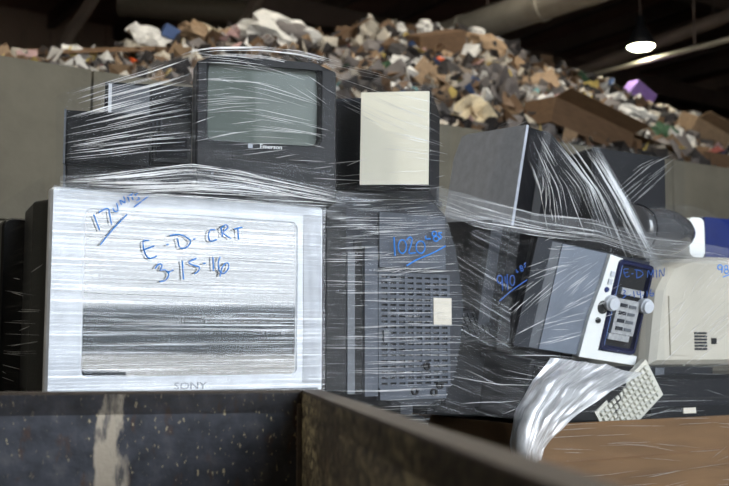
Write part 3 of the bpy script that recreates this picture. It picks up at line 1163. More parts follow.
obj('latch', B(vbox(381, 330, 386, 342, -0.02, -0.008)), M['mgrey'], vt, bevel=0.002)
for q in ((424, 366), (437, 385), (412, 391), (431, 392)):
    c = Vector(vp(*q))
    bm = bmesh.new()
    lp = []
    for rr, y in ((0.013, -0.012), (0.013, -0.022), (0.008, -0.022), (0.008, -0.013)):
        lp.append([(c.x + rr * math.cos(2 * PI * i / 14), y, c.z + rr * math.sin(2 * PI * i / 14)) for i in range(14)])
    loft(bm, lp)
    obj('screw_boss', bm, M['black'], vt)
obj('cream_patch', B(vbox(431, 298, 449, 325, -0.016, -0.0128)), M['label'], vt, label='cream paper label')  # plain cream patch beside the vent lattice
obj('foot_block', B(vbox(400, 405, 412, 414, -0.004, 0.1)), M['dgrey'], vt, bevel=0.004)

# --- upper course of the first pallet
UB = TV_T + 0.004
em = thing('combination_television', 'black tube television with grey screen and tape slot, topmost of its stack', 'television', L(195, 190, 0.06).xy.to_3d() + Z * UB, (0, 0, R(17)))
eo = Vector(em.location)
eu = Vector((math.cos(R(17)), math.sin(R(17)), 0))
ew = Vector((-eu.y, eu.x, 0))


def ep(px, py, y=0.0):
    p = onplane(px, py, eo + ew * y, ew)
    return ((p - eo).dot(eu), y, p.z - UB)


EW = ep(337, 120)[0]
EH = (ep(197, 54)[2] + ep(325, 67)[2]) / 2 - 0.012
crt(em, EW, EH, 0.46, ep(208.5, 100)[0], EW - ep(320, 100)[0], EH - ep(265, 63)[2], ep(260, 142)[2], M['charcoal'], M['black'], M['screen'], 0.020, 0.012, 0.62, 0.09, top_arch=0.010)
a, b = ep(232, 153), ep(306, 163)
obj('tape_flap', B(((a[0], -0.004, b[2]), (b[0], 0.003, a[2]))), M['black'], em, bevel=0.002, label='long black tape slot flap')
a = ep(269, 147)
text_mesh('maker_badge', 'Emerson', 0.020, M['logo'], em, (a[0] + .006, -0.002, a[2]), sx=1.0)
obj('badge_mark', B(((a[0] - .066, -0.003, a[2] - .007), (a[0] - .052, 0.002, a[2] + .007))), M['silver'], em, bevel=0.002)
for i in range(4):
    c = ep(312 + i * 5, 172)
    obj('button', B(((c[0] - .006, -0.004, c[2] - .004), (c[0] + .006, 0.003, c[2] + .004))), M['dgrey'], em)

# white-faced cabinet, right end of the upper course
cb = thing('white_cabinet', 'dark cabinet with a plain ivory front panel beside the black television', 'cabinet', at(359.5, 192, 3.30), rot3(-9, 1.0).to_euler())
co = Vector(cb.location)
s_ = 3.30 / F
CWd, CHt = 71 * s_, 102.5 * s_
obj('carcass', B(((0, 0.004, 0), (CWd, 0.36, CHt))), M['charcoal'], cb, bevel=0.006)
obj('front_panel', B(((0.002, -0.012, 0.022), (CWd - 0.004, 0.006, CHt - 0.003))), M['ivory'], cb, bevel=0.003, label='plain ivory front panel')
obj('bottom_rail', B(((-0.01, -0.014, 0.0), (CWd + 0.004, 0.01, 0.02))), M['black'], cb, bevel=0.003)
# support board between the vented set and the cabinet
bdp = thing('support_board', 'thin dark board lying under the white-faced cabinet', 'board', OL + PU * 0.93 + PW * 0.1 + Z * (L(400, 198, .1).z - 0.005), (0, 0, PY))
obj('board_sheet', B(((0.04, 0.0, -0.012), (0.46, 0.6, 0.004))), M['black'], bdp, bevel=0.003)

dk = thing('speaker_box', 'dark grey speaker box between the black television and the white-faced cabinet', 'speaker', at(335, 190, 3.44), (0, 0, R(-6)))
s_ = 3.44 / F
obj('enclosure', B(((0, 0, 0), (27 * s_, 0.3, 94 * s_))), M['dgrey'], dk, bevel=0.006)
obj('speaker_cloth', B(((0.008, -0.008, 0.012), (27 * s_ - 0.004, 0.004, 94 * s_ - .012))), M['charcoal'], dk, bevel=0.003)

# three dark decks at the left end of the upper course
def deck(name, label, cat, px0, py0, px1, py1, off, d, m, face=None):
    a = L(px0, py1, off)
    yu = Vector((math.cos(R(15)), math.sin(R(15)), 0))
    b = onplane(px1, py0, a, Vector((-yu.y, yu.x, 0)))
    t = thing(name, label, cat, a, (0, 0, R(15)))
    w = (b - a).dot(yu)
    h = (L(px0, py0, off).z + b.z) / 2 - a.z
    obj('casing', B(((0, 0.004, 0), (w, d, h))), m, t, bevel=0.006)
    obj('fascia', B(((0.008, -0.01, 0.006), (w - 0.008, 0.006, h - 0.006))), face or M['black'], t, bevel=0.003)
    return t, w, h


t, w, h = deck('stereo_receiver', 'dark stereo deck with a painted left edge highlight, lowest in the upper course', 'stereo', 63.5, 165, 196, 190, 0.15, 0.4, M['charcoal'])
obj('edge_highlight', B(((-0.002, -0.013, 0), (0.004, 0.0, h))), M['mgrey'], t, bevel=0.001)  # pale strip painted for the highlight down the deck's left edge
for i in range(5):
    c = w * (0.25 + 0.13 * i)
    bm = bmesh.new()
    cyl(bm, (c, -0.010, h * .5), (c, -0.026, h * .5), 0.011, 0.010, 14)
    obj('knob', bm, M['charcoal'], t)
t, w, h = deck('tape_deck', 'dark boxy tape deck on the stereo deck, partly under the tape recorder', 'stereo', 63.5, 112, 150, 164, 0.13, 0.4, M['charcoal'])
obj('edge_highlight', B(((-0.002, -0.013, 0), (0.004, 0.0, h))), M['mgrey'], t, bevel=0.001)  # same painted edge highlight, on the tape deck
obj('tape_door', B(((0.03, -0.016, 0.012), (w * .42, -0.006, h * .30))), M['charcoal'], t, bevel=0.004)
t, w, h = deck('video_recorder', 'black video recorder with a glossy front and vent row, tilted on the tape deck', 'video recorder', 104, 84, 193, 132, 0.20, 0.36, M['black'])
obj('glossy_door', B(((0.012, -0.018, h * .30), (w * .5, -0.006, h - .012))), M['mgrey'], t, bevel=0.003)
obj('door_glint', B(((0.010, -0.022, h * .30), (w * .075, -0.0185, h - .012))), M['silverwhite'], t, label='pale strip painted as the reflection on the tape door')  # pale strip painted where the glossy door reflects the daylight
obj('display_window', B(((w * .52, -0.015, h * .34), (w * .96, -0.006, h * .66))), M['gloss'], t, bevel=0.003)
for i in range(14):
    x = 0.014 + i * w * .62 / 14
    obj('vent_fin', B(((x, -0.016, 0.012), (x + w * .022, -0.006, h * .26))), M['dgrey'], t)
t, w, h = deck('cassette_player', 'small black cassette player beside the black television, over the stereo deck', 'stereo', 151, 132, 192, 164, 0.13, 0.3, M['black'])
obj('tape_door', B(((0.015, -0.016, 0.02), (w - .015, -0.006, h - .015))), M['gloss'], t, bevel=0.003)

# ------------------------------------------------------------------ second pallet: cardboard bin and its load
BT = (Rr(524, 424).z + Rr(700, 418).z) / 2
bn = thing('cardboard_bin', 'big brown cardboard bin under the wrapped monitors', 'box', OR + Z * 0.137, (0, 0, PY))
BH = BT - 0.137
BWd, BD = 1.30, 1.15
obj('front_panel', B(((0, 0, 0), (BWd, 0.012, BH))), M['card'], bn)
obj('end_panel', B(((-0.001, 0.012, 0), (0.012, BD - .012, BH))), M['card'], bn)
obj('end_panel', B(((BWd - .012, 0.012, 0), (BWd, BD - .012, BH))), M['card'], bn)
obj('back_panel', B(((0, BD - .012, 0), (BWd, BD, BH))), M['card'], bn)
obj('top_flap', B(((0.014, 0.10, BH - 0.03), (BWd - .014, BD / 2, BH - 0.018))), M['carddark'], bn)
obj('top_flap', B(((0.014, BD / 2 + .002, BH - 0.03), (BWd - .014, BD - .014, BH - 0.018))), M['carddark'], bn)
bm = bmesh.new()
zc = BH - 0.135
tube(bm, [(0.0, -0.001, zc - .01), (0.3, -0.002, zc - .004), (0.7, -0.001, zc), (BWd, -0.001, zc + .006)], 0.0022, 4)
obj('crease_line', bm, M['carddark'], bn, label='long pressed crease across the front')
DK = BT - 0.016                                   # level the load stands on


def load(name, label, cat, px, py, off, yaw=30, roll=0, pitch=0):
    return thing(name, label, cat, Rr(px, py, off), rot3(yaw, roll, pitch).to_euler())


S0 = 3.75 / F
# black sets on the bin
t = load('black_television', 'black television at the corner of the cardboard bin under the glaring film fold', 'television', 519, 424, 0.06, 28, 9, 6)
w, h, d = 0.46, 0.235, 0.5
bm = bmesh.new()
loft(bm, [rrect(0, 0, w, h, .02, y=0.0), rrect(0, 0, w, h, .02, y=.3), rrect(.02, 0, w - .02, h - .03, .03, y=d)])
obj('casing', bm, M['charcoal'], t)
obj('face_panel', B(((.02, -.008, .02), (w - .02, .004, h - .02))), M['black'], t, bevel=.003)
for i in range(6):
    obj('vent_rib', B(((.05 + i * .03, -.014, .05), (.06 + i * .03, -.006, h - .05))), M['dgrey'], t)
t = load('black_printer', 'wide black printer lying under the beige monitor with a small white sticker', 'printer', 640, 421, 0.10, 30, 0, 0)
w, h, d = 0.55, 0.155, 0.5
obj('casing', B(((0, 0, 0), (w, d, h))), M['charcoal'], t, bevel=.012)
obj('paper_tray', B(((.03, -.03, .01), (w - .03, .01, .05))), M['black'], t, bevel=.005)
obj('feed_slot', B(((.04, -.006, .075), (w - .04, .006, .085))), M['slot'], t)
obj('lid', B(((.01, .02, h), (w - .01, d - .02, h + .02))), M['black'], t, bevel=.006)
c = Rr(683, 410, .10)
lx = (c - Rr(640, 421, .10)).dot(PU)
obj('sticker', B(((lx - .035, -.0355, .024), (lx + .035, -.0295, .046))), M['label'], t, label='small white sticker')
t = load('document_tray', 'black shallow tray on the printer below the beige monitor', 'tray', 606, 379, 0.16, 30, 1, 4)
obj('tray_floor', B(((0, 0, 0), (.60, .3, .012))), M['black'], t, bevel=.003)
obj('tray_wall', B(((0, 0, .012), (.60, .014, .05))), M['charcoal'], t, bevel=.003)
obj('tray_wall', B(((0, .286, .012), (.60, .3, .05))), M['charcoal'], t, bevel=.003)
obj('lug', B(((.26, -.006, .012), (.31, .004, .045))), M['mgrey'], t, bevel=.002, label='pale grey lug')

# cream keyboard standing on its edge
kx = PU * math.cos(R(36)) + Z * math.sin(R(36))
ky = Z * math.cos(R(36)) - PU * math.sin(R(36))
kz = kx.cross(ky)
kw, kd = 0.33, 0.17
kp = Rr(590, 412, 0.05) - ky * kd
t = thing('cream_keyboard', 'cream computer keyboard standing on end at the bin edge among black sets', 'keyboard', kp, Matrix((kx, ky, kz)).transposed().to_euler())
bm = bmesh.new()
loft(bm, [[(0, 0, 0), (kw, 0, 0), (kw, kd, 0), (0, kd, 0)], [(0, 0, .014), (kw, 0, .014), (kw, kd, .026), (0, kd, .026)]])
obj('key_tray', bm, M['keycap'], t, bevel=.003)
bm = bmesh.new()
loft(bm, [[(-.4, -.4, 0), (.4, -.4, 0), (.4, .4, 0), (-.4, .4, 0)], [(-.3, -.3, 1), (.3, -.3, 1), (.3, .3, 1), (-.3, .3, 1)]])
kme = None
nk, nr = 13, 6
for j in range(nr):
    for i in range(nk):
        if kme is None:
            q = obj('key', bm, M['keycap'], t)
            kme = q.data
        else:
            q = link('key', kme, None, t)
        q.location = (.014 + (i + .5) * (kw - .028) / nk, .012 + (j + .5) * (kd - .024) / nr, .015 + .012 * (j + .5) / nr)
        q.scale = ((kw - .028) / nk, (kd - .024) / nr, .008)

# dark keyboard and black set in the gap between the pallets
t = load('dark_keyboard', 'black keyboard standing in the dark gap below the marked monitor', 'keyboard', 452, 344, 0.20, 30, -6, 62)
kw, kd = 0.20, 0.12
obj('key_tray', B(((0, 0, 0), (kw, kd, .016))), M['black'], t, bevel=.003)
kme = None
for j in range(4):
    for i in range(8):
        q = link('key', kme, None, t) if kme else obj('key', B(((-.4, -.4, 0), (.4, .4, 1))), M['charcoal'], t)
        kme = q.data
        q.location = (.01 + (i + .5) * (kw - .02) / 8, .01 + (j + .5) * (kd - .02) / 4, .017)
        q.scale = ((kw - .02) / 8, (kd - .02) / 4, .006)
t = load('black_monitor', 'black monitor with a blank rear lying in the gap beside the vented television', 'monitor', 512, 420, 0.30, 30, 5, 0)
obj('casing', B(((-.36, .05, 0), (.02, .5, .27))), M['black'], t, bevel=.02)
obj('rear_cap', B(((-.30, 0.02, .04), (-.03, .06, .23))), M['charcoal'], t, bevel=.015)

t = load('dark_filler', 'tall black box added to darken the gap behind the leaning monitors', 'cabinet', 456, 421, 0.66, 30, 0, 0)  # added black box that darkens the gap behind the monitors
wq = (Rr(655, 421, .66) - Rr(456, 421, .66)).dot(PU)
hq = Rr(500, 232, .66).z - DK
t.location.z = DK
obj('carcass', B(((0, .01, 0), (wq, .40, hq))), M['black'], t, bevel=.006)
obj('filler_panel', B(((.01, -.006, .01), (wq / 2 - .004, .012, hq - .01))), M['black'], t, bevel=.004)
obj('filler_panel', B(((wq / 2 + .004, -.006, .01), (wq - .01, .012, hq - .01))), M['black'], t, bevel=.004)

# grey computer with white faceplate and navy bay
t = load('desktop_computer', 'grey computer case with white curved faceplate, navy bay and two round knobs', 'computer', 515, 346, 0.10, 30, 7, 13)
S1 = Rr(515, 346, .10).y / F / math.cos(R(30))
cw, ch, cdp = 133 * S1, 0.405, 0.42
X = lambda px: (px - 515) * S1 * 0.96
obj('casing', B(((0, .01, 0), (cw, cdp, ch))), M['dgrey'], t, bevel=.012)
bm = bmesh.new()
loft(bm, [[(0, .03, .004), (X(541), .0, .004), (X(541), .0, ch - .004), (0, .03, ch - .004)], [(0, .05, .004), (X(541), .05, .004), (X(541), .05, ch - .004), (0, .05, ch - .004)]])
obj('corner_strip', bm, M['mgrey'], t, label='slanted pale grey corner strip')
obj('side_panel', B(((X(541.5), -.004, .004), (X(596), .012, ch - .004))), M['greypanel'], t, bevel=.003, label='smooth blue-grey panel')
bm = bmesh.new()
fp = [(X(586), .0), (X(657), .0), (X(657), .035), (X(607), .035), (X(607), ch * .5), (X(612), ch - .01), (X(596), ch - .004), (X(593), ch * .7), (X(588), ch * .4)]
loft(bm, [[(x, -.022, z) for x, z in fp], [(x, .012, z) for x, z in fp]])
obj('faceplate', bm, M['white'], t, bevel=.004, label='white curved faceplate')
obj('blue_edge', B(((X(607.5), -.020, .06), (X(614), .01, ch - .02))), M['bluelit'], t, bevel=.004, label='translucent blue edge strip')
bm = bmesh.new()
lp = lambda e, y, r: rrect(X(607) + e, .036 + e, X(653) - e, ch - .012 - e, r, y=y)
loft(bm, [lp(0, .012, .02), lp(0, -.024, .02), lp(.006, -.03, .016), lp(.016, -.03, .012), lp(.02, -.012, .01)], True, True)
obj('navy_bay', bm, M['navy'], t, label='glossy navy bay surround')
obj('bay_floor', B(((X(607) + .022, -.0145, .06), (X(653) - .022, -.008, ch - .036))), M['slot'], t)
bx0, bx1 = X(617), X(645)
obj('bay_plate', B(((bx0, -.026, .11), (bx1, -.008, .245))), M['steelplate'], t, bevel=.003, label='brushed metal plate')
obj('bay_bar', B(((bx0 + .004, -.028, .262), (bx1 + .004, -.008, .288))), M['steelplate'], t, bevel=.003)
obj('bay_bar', B(((bx0 - .012, -.030, .085), (bx1 - .02, -.008, .108))), M['steelplate'], t, bevel=.003)
for i in range(4):
    z = .125 + i * .03
    obj('port', B(((bx0 + .015, -.030, z), (bx0 + .05, -.024, z + .014))), M['dgrey'], t)
    obj('port', B(((bx0 + .06, -.030, z), (bx0 + .095, -.024, z + .012))), M['mgrey'], t)
for cx_, cz_ in ((X(608), .222), (X(651), .235)):
    bm = bmesh.new()
    cyl(bm, (cx_, -.012, cz_), (cx_, -.040, cz_), .030, .030, 24)
    cyl(bm, (cx_, -.040, cz_), (cx_, -.052, cz_), .027, .024, 24)
    obj('round_knob', bm, M['silverwhite'], t, bevel=.002)
for px, z, m_ in ((603, .330, 'silverwhite'), (602, .300, 'silverwhite')):
    obj('button', B(((X(px) - .009, -.028, z - .010), (X(px) + .009, -.018, z + .010))), M[m_], t, bevel=.002)
bm = bmesh.new()
cyl(bm, (X(600.5), -.021, .268), (X(600.5), -.027, .268), .011, .010, 16)
obj('power_button', bm, M['blue'], t, label='blue oval power button')
bm = bmesh.new()
cyl(bm, (X(601), -.021, .20), (X(601), -.0245, .20), .026, .026, 20)
obj('dial_recess', bm, M['slot'], t)
bm = bmesh.new()
cyl(bm, (X(598.5), -.021, .148), (X(598.5), -.028, .148), .012, .011, 16)
obj('headphone_jack', bm, M['black'], t)

# dark monitor marked in blue
t = load('marked_monitor', 'dark monitor with a blue handwritten weight, leaning beside the grey computer case', 'monitor', 474, 336, 0.22, 30, 8, 4)
S2 = Rr(474, 336, .22).y / F / math.cos(R(30))
mw, mh = 66 * S2, .44
obj('casing', B(((0.0, .012, 0), (mw, .40, mh))), M['charcoal'], t, bevel=.012)
obj('edge_trim', B(((0, -.012, .0), (12 * S2, .02, mh))), M['dgrey'], t, bevel=.006, label='pale grey edge trim')
obj('dark_panel', B(((12.5 * S2, -.006, .004), (mw, .014, mh - .004))), M['black'], t, bevel=.003)
obj('hinge_block', B(((20 * S2, -.022, .02), (42 * S2, .0, .09))), M['charcoal'], t, bevel=.006)

# silver and black monitor on top
t = load('silver_monitor', 'silver-sided tube monitor with black seam and dark tapering rear, topmost on the second pallet', 'monitor', 511, 226, 0.22, 30, 8, 5)
S3 = Rr(513, 224, .22).y / F / math.cos(R(30))
mh = 101 * S3 * .90
bm = bmesh.new()
pr = [(.0, .0), (.0, .40), (.035, .46), (.10, .46), (.10, .0)]
# silver cheek: seen along its left side, chamfered at the top far corner
lo_ = [(0, 0, 0), (0, .47, 0), (0, .47, mh - .10), (0, .435, mh - .01), (0, .40, mh), (0, 0, mh)]
bm = bmesh.new()
loft(bm, [lo_, [(.012, y, z) for x, y, z in lo_]])
obj('silver_cheek', bm, M['silver'], t, bevel=.006, label='broad silver side cheek')
obj('seam_strip', B(((.0125, .001, .002), (.085, .45, mh - .006))), M['gloss'], t, bevel=.003, label='glossy black seam strip')
bm = bmesh.new()
x1_ = 66 * S3
loft(bm, [[(.0855, -.002, 0), (.0855, .46, 0), (.0855, .46, mh - .004), (.0855, -.002, mh - .004)],
          [(.12, -.008, 0), (.12, .46, 0), (.12, .46, mh - .008), (.12, -.008, mh - .008)],
          [(x1_, .03, .01), (x1_, .43, .01), (x1_, .43, mh - .075), (x1_, .03, mh - .075)],
          [(x1_ + .09, .07, .03), (x1_ + .09, .40, .03), (x1_ + .09, .40, mh - .12), (x1_ + .09, .07, mh - .12)]])
obj('rear_housing', bm, M['charcoal'], t)
bm = bmesh.new()
cyl(bm, (.105, -.007, mh * .52), (.105, -.012, mh * .52), .008, .007, 12)
obj('screw_hole', bm, M['slot'], t)
obj('support_block', B(((.0, .02, -.03), (x1_, .44, -.001))), M['black'], t, bevel=.004)

t = load('square_television', 'flat dark television back standing behind the silver monitor', 'television', 592, 238, 0.34, 30, 1, 0)
S4 = Rr(592, 238, .34).y / F / math.cos(R(30))
w, h = 90 * S4, Rr(592, 147, .34).z - Rr(592, 238, .34).z
bm = bmesh.new()
loft(bm, [rrect(0, 0, w, h, .015, y=.0), rrect(0, 0, w, h, .015, y=.05), rrect(.02, 0, w - .02, h - .02, .02, y=.36)])
obj('casing', bm, M['charcoal'], t)
obj('back_panel', B(((.012, -.006, .012), (w - .012, .004, h - .012))), M['charcoal'], t, bevel=.004)
obj('corner_clip', B(((.014, -.012, h - .05), (.06, .0, h - .02))), M['black'], t, bevel=.003)

# beige monitor at the right end
t = load('beige_monitor', 'beige tube monitor with rounded rear and a small vent grille', 'monitor', 651, 368, 0.12, 30, 0, 0)
p0_ = Rr(651, 368, .12)
gx = lambda px, py: ((Rr(px, py, .12) - p0_).dot(PU), (Rr(px, py, .12) - p0_).z)
prof = [(648, 368), (800, 366), (806, 300), (800, 268), (770, 258), (720, 256), (690, 258), (668, 266), (656, 290)]
bs = [gx(*q) for q in prof]
cx_ = sum(q[0] for q in bs) / len(bs)
cz_ = sum(q[1] for q in bs) / len(bs)
bm = bmesh.new()
lps = []
for f, y in ((.90, 0), (.96, .02), (1.0, .06), (1.03, .22), (1.06, .30), (1.06, .42)):
    lps.append([(cx_ + (x - cx_) * f, y, max(0.0, cz_ + (z - cz_) * f)) for x, z in bs])
loft(bm, lps)
obj('rear_housing', bm, M['beige'], t, bevel=.008)
ga, gb = gx(694, 331), gx(707.5, 350)
for c in range(3):
    for r_ in range(6):
        xx = ga[0] + (gb[0] - ga[0]) * c / 3
        zz = gb[1] + (ga[1] - gb[1]) * r_ / 6
        obj('vent_slot', B(((xx, -.004, zz), (xx + (gb[0] - ga[0]) * .27, .004, zz + (ga[1] - gb[1]) * .11))), M['dgrey'], t)
ja, jb = gx(711, 338), gx(716, 344)
obj('socket', B(((ja[0], -.005, jb[1]), (jb[0], .004, ja[1]))), M['slot'], t)
cpt = gx(668, 296)
obj('moulded_panel', B(((cpt[0], -.006, .05), (cpt[0] + .13, .004, cpt[1]))), M['beige'], t, bevel=.01)

# glossy rounded set and a white and blue carton on top of it
t = load('glossy_monitor', 'glossy black rounded monitor lying on the beige monitor', 'monitor', 650, 254, 0.16, 30, 0, 0)
S5 = Rr(650, 254, .16).y / F / math.cos(R(30))
w, h = 80 * S5, 48 * S5
bm = bmesh.new()
lps = []
for i in range(13):
    a_ = i / 12
    f = 1.0 if a_ < .35 else math.sqrt(max(0.02, 1 - ((a_ - .35) / .68) ** 2))
    lps.append([(a_ * w, .15 + (.15 * f) * math.cos(2 * PI * q / 20), h / 2 + h / 2 * f * math.sin(2 * PI * q / 20)) for q in range(20)])
loft(bm, lps)
obj('rounded_shell', bm, M['gloss2'], t, smooth=True)
for xx in (.12,):
    bm = bmesh.new()
    loft(bm, [[(xx * w + dx, .15 + .153 * math.cos(2 * PI * q / 20), h / 2 + (h / 2 + .003) * math.sin(2 * PI * q / 20)) for q in range(20)] for dx in (0, .006)])
    obj('moulded_ring', bm, M['charcoal'], t)
t = load('white_tub', 'white tub with a deep blue side behind the glossy rounded monitor', 'tub', 690, 257, 0.50, 30, 0, 0)
S6 = Rr(690, 257, .50).y / F / math.cos(R(30))
bm = bmesh.new()
w = 19 * S6
loft(bm, [rrect(0, 0, w, .19, .03, y=.0), rrect(0, 0, w, .19, .03, y=.3)])
obj('tub_shell', bm, M['white'], t)
obj('blue_side', B(((w + .001, -.004, 0), (w + .26, .3, .195))), M['blue'], t, bevel=.01, label='deep blue side')

# ------------------------------------------------------------------ stretch film
def hash2(ix, iy, seed):
    h = (ix.astype(np.int64) * 374761393 + iy.astype(np.int64) * 668265263 + seed * 1442695041) & 0xffffffff
    h = ((h ^ (h >> 13)) * 1274126177) & 0xffffffff
    return ((h ^ (h >> 16)) & 0xffff) / 65535.0


def vnoise(x, y, seed):
    ix, iy = np.floor(x), np.floor(y)
    fx, fy = x - ix, y - iy
    fx, fy = fx * fx * (3 - 2 * fx), fy * fy * (3 - 2 * fy)
    a, b = hash2(ix, iy, seed), hash2(ix + 1, iy, seed)
    c, d = hash2(ix, iy + 1, seed), hash2(ix + 1, iy + 1, seed)
    return (a + (b - a) * fx) * (1 - fy) + (c + (d - c) * fx) * fy - 0.5


class Sheet:
    """film stretched through rows of points (top to bottom); s runs along the pull, t across it"""
    def __init__(self, rows):
        K = 64
        self.rows = []
        for r in rows:
            p = np.array([tuple(q) for q in r], float)
            seg = np.r_[0, np.cumsum(np.linalg.norm(np.diff(p, axis=0), axis=1))]
            u = np.linspace(0, seg[-1], K)
            self.rows.append(np.stack([np.interp(u, seg, p[:, i]) for i in range(3)], 1))
        self.rows = np.array(self.rows)
        mid = self.rows[:, K // 2]
        self.tt = np.r_[0, np.cumsum(np.linalg.norm(np.diff(mid, axis=0), axis=1))]
        self.len_t = self.tt[-1]
        self.tt = self.tt / self.len_t
        m = self.rows[len(rows) // 2]
        self.len_s = np.linalg.norm(np.diff(m, axis=0), axis=1).sum()
        self.K = K

    def pos(self, s, t):
        s, t = np.asarray(s, float), np.asarray(t, float)
        k = np.clip(np.searchsorted(self.tt, t, 'right') - 1, 0, len(self.tt) - 2)
        f = (t - self.tt[k]) / (self.tt[k + 1] - self.tt[k])
        x = np.clip(s, 0, 1) * (self.K - 1)
        i = np.clip(np.floor(x).astype(int), 0, self.K - 2)
        g = (x - i)[..., None]
        f = f[..., None]
        a = self.rows[k, i] * (1 - g) + self.rows[k, i + 1] * g
        b = self.rows[k + 1, i] * (1 - g) + self.rows[k + 1, i + 1] * g
        return a * (1 - f) + b * f


EYEN = np.array(EYE)


def film(parent, rows, m, ns=60, nt=90, amp=0.003, fs=3.0, ft=60.0, seed=1, rot=0.0, name='film_sheet', label=None):
    sh = Sheet(rows)
    s, t = np.meshgrid(np.linspace(0, 1, ns + 1), np.linspace(0, 1, nt + 1), indexing='ij')
    P = sh.pos(s, t)
    du = np.gradient(P, axis=0)
    dv = np.gradient(P, axis=1)
    N = np.cross(du, dv)
    N /= np.maximum(np.linalg.norm(N, axis=2, keepdims=True), 1e-9)
    flip = np.sign(((EYEN - P) * N).sum(2, keepdims=True))
    N = N * np.where(flip == 0, 1, flip)
    U, V = s * sh.len_s, t * sh.len_t
    c, sn = math.cos(R(rot)), math.sin(R(rot))
    U, V = U * c - V * sn, U * sn + V * c
    h = vnoise(U * fs, V * ft, seed) + 0.5 * vnoise(U * fs * 2.3, V * ft * 2.1, seed + 5) + 1.2 * vnoise(U * fs * .5, V * ft * .25, seed + 9)
    P = P + N * (amp * (h + 0.9))[..., None]
    me = bpy.data.meshes.new(name)
    idx = np.arange((ns + 1) * (nt + 1)).reshape(ns + 1, nt + 1)
    f = np.stack([idx[:-1, :-1], idx[1:, :-1], idx[1:, 1:], idx[:-1, 1:]], -1).reshape(-1, 4)
    me.from_pydata(P.reshape(-1, 3).tolist(), [], f.tolist())
    uvl = me.uv_layers.new(name='UVMap')
    uv = np.stack([U.reshape(-1), V.reshape(-1)], 1)[f.reshape(-1)]
    uvl.data.foreach_set('uv', uv.reshape(-1))
    me.polygons.foreach_set('use_smooth', [True] * len(me.polygons))
    link(name, me, m, parent, label)
    return sh


FOLDS = {}


def folds(key, sh, n, l0, l1, r0=0.0006, r1=0.0016, s0=0.0, s1=1.0, t0=0.0, t1=1.0, drift=0.02, seed=3, lift=0.006, sag=0.0):
    """narrow pleats where the film doubles on itself, lying along the pull"""
    q = random.Random(seed)
    bm = FOLDS.setdefault(key, bmesh.new())
    for i in range(n):
        ln = q.uniform(l0, l1) / sh.len_s
        s = q.uniform(s0, max(s0, s1 - ln))
        t = q.uniform(t0, t1)
        dt = drift * (1.5 * mnoise.noise(Vector((s * 2.2, t * 3.0, seed * 1.7))) + q.uniform(-.12, .12))
        m_ = max(3, int(ln * sh.len_s / 0.03))
        ss = np.linspace(s, min(s1, s + ln), m_ + 1)
        tt_ = np.clip(t + dt * np.linspace(0, 1, m_ + 1), 0, 1)
        P = sh.pos(ss, tt_)
        pts = []
        for p in P:
            p = Vector(p)
            pts.append(p + (EYE - p).normalized() * lift)
        rr = q.uniform(r0, r1) * 0.85
        tube(bm, pts, lambda f: rr * (0.25 + 0.75 * math.sin(PI * min(1, max(0, f)))), 4)


def wr(rows, fn):
    return [[fn(*q) for q in r] for r in rows]


M['film_glare'] = film_mat('film_many_layers', 0.008, 0.115, 0.025, lo=0.48, hi=0.60, su=1.3, sv=120, rough=0.08, bump=0.5)
M['film_mid'] = film_mat('film_some_layers', 0.002, 0.10, 0.012, lo=0.56, hi=0.64, su=1.6, sv=190, rough=0.14, bump=0.9)
M['film_clear'] = film_mat('film_few_layers', 0.0015, 0.07, 0.008, lo=0.60, hi=0.68, su=1.4, sv=150, rough=0.12, bump=0.8)
M['film_band'] = film_mat('film_bunched_band', 0.006, 0.17, 0.05, lo=0.50, hi=0.62, su=1.2, sv=120, rough=0.18, bump=0.9)
M['film_veil'] = film_mat('film_milky_veil', 0.004, 0.08, 0.07, lo=0.54, hi=0.64, su=1.4, sv=110, rough=0.2, bump=0.8)
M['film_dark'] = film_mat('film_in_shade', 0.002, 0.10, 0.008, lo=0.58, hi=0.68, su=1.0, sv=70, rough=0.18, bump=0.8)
M['film_glare_white'] = film_mat('film_gathered_glare', 0.07, 0.80, 0.34, lo=0.47, hi=0.58, su=6.0, sv=60, rough=0.42, bump=0.9)  # white haze and sheen raised to paint glare on the gathered film
M['fold'] = fold_mat('film_pleat', 0.75, 0.3)

w1 = thing('stretch_wrap', 'clear stretch film wound tightly round the taller stack of televisions', 'plastic wrap')
zlo = 0.95


def path_rows(pts, zs):
    return [[Vector((p.x, p.y, z + (dz if k == 0 else 0))) for p, dz in pts] for k, z in enumerate(zs)]


bl = OL + PU * (x0 - .013) + PW * .66
cl = OL + PU * (x0 - .013) + PW * 0.02
cf = OL + PU * (x0 + .004) - PW * .007
cr = OL + PU * (x1 + .002) - PW * .007
shS = film(w1, path_rows([(bl, 0), (cl, 0)], [TV_T + .03, 1.5, 1.3, zlo]), M['film_dark'], 40, 60, .006, 2, 24, 3)
shA = film(w1, path_rows([(cf, .0), (cr, .004)], [TV_T + .004, 1.5, 1.3, 1.06]), M['film_glare'], 90, 140, .0022, 2.0, 60, 4)
folds('w1', shA, 50, .15, .6, .0003, .0009, seed=5, drift=.015)
folds('w1', shS, 30, .1, .5, .0005, .0014, seed=6, drift=.08, t0=.3)
rowsB = []
for px_, py_ in ((434, 191), (441, 205), (452, 226), (459, 246), (465, 285), (467, 308), (464, 344), (458, 376), (449, 398), (434, 412), (431, 424), (438, 452)):
    e = L(px_ - 7, py_, VO)
    rowsB.append([L(320, py_, .028), L(376, py_, .022), L(px_ - 26, py_, .024), e - PW * .022, L(px_ - 1, py_, VO) + PW * .01, L(px_, py_, VO) + PW * .10, L(px_, py_, VO) + PW * .35])
shB = film(w1, rowsB, M['film_mid'], 70, 130, .003, 2.2, 70, 11)
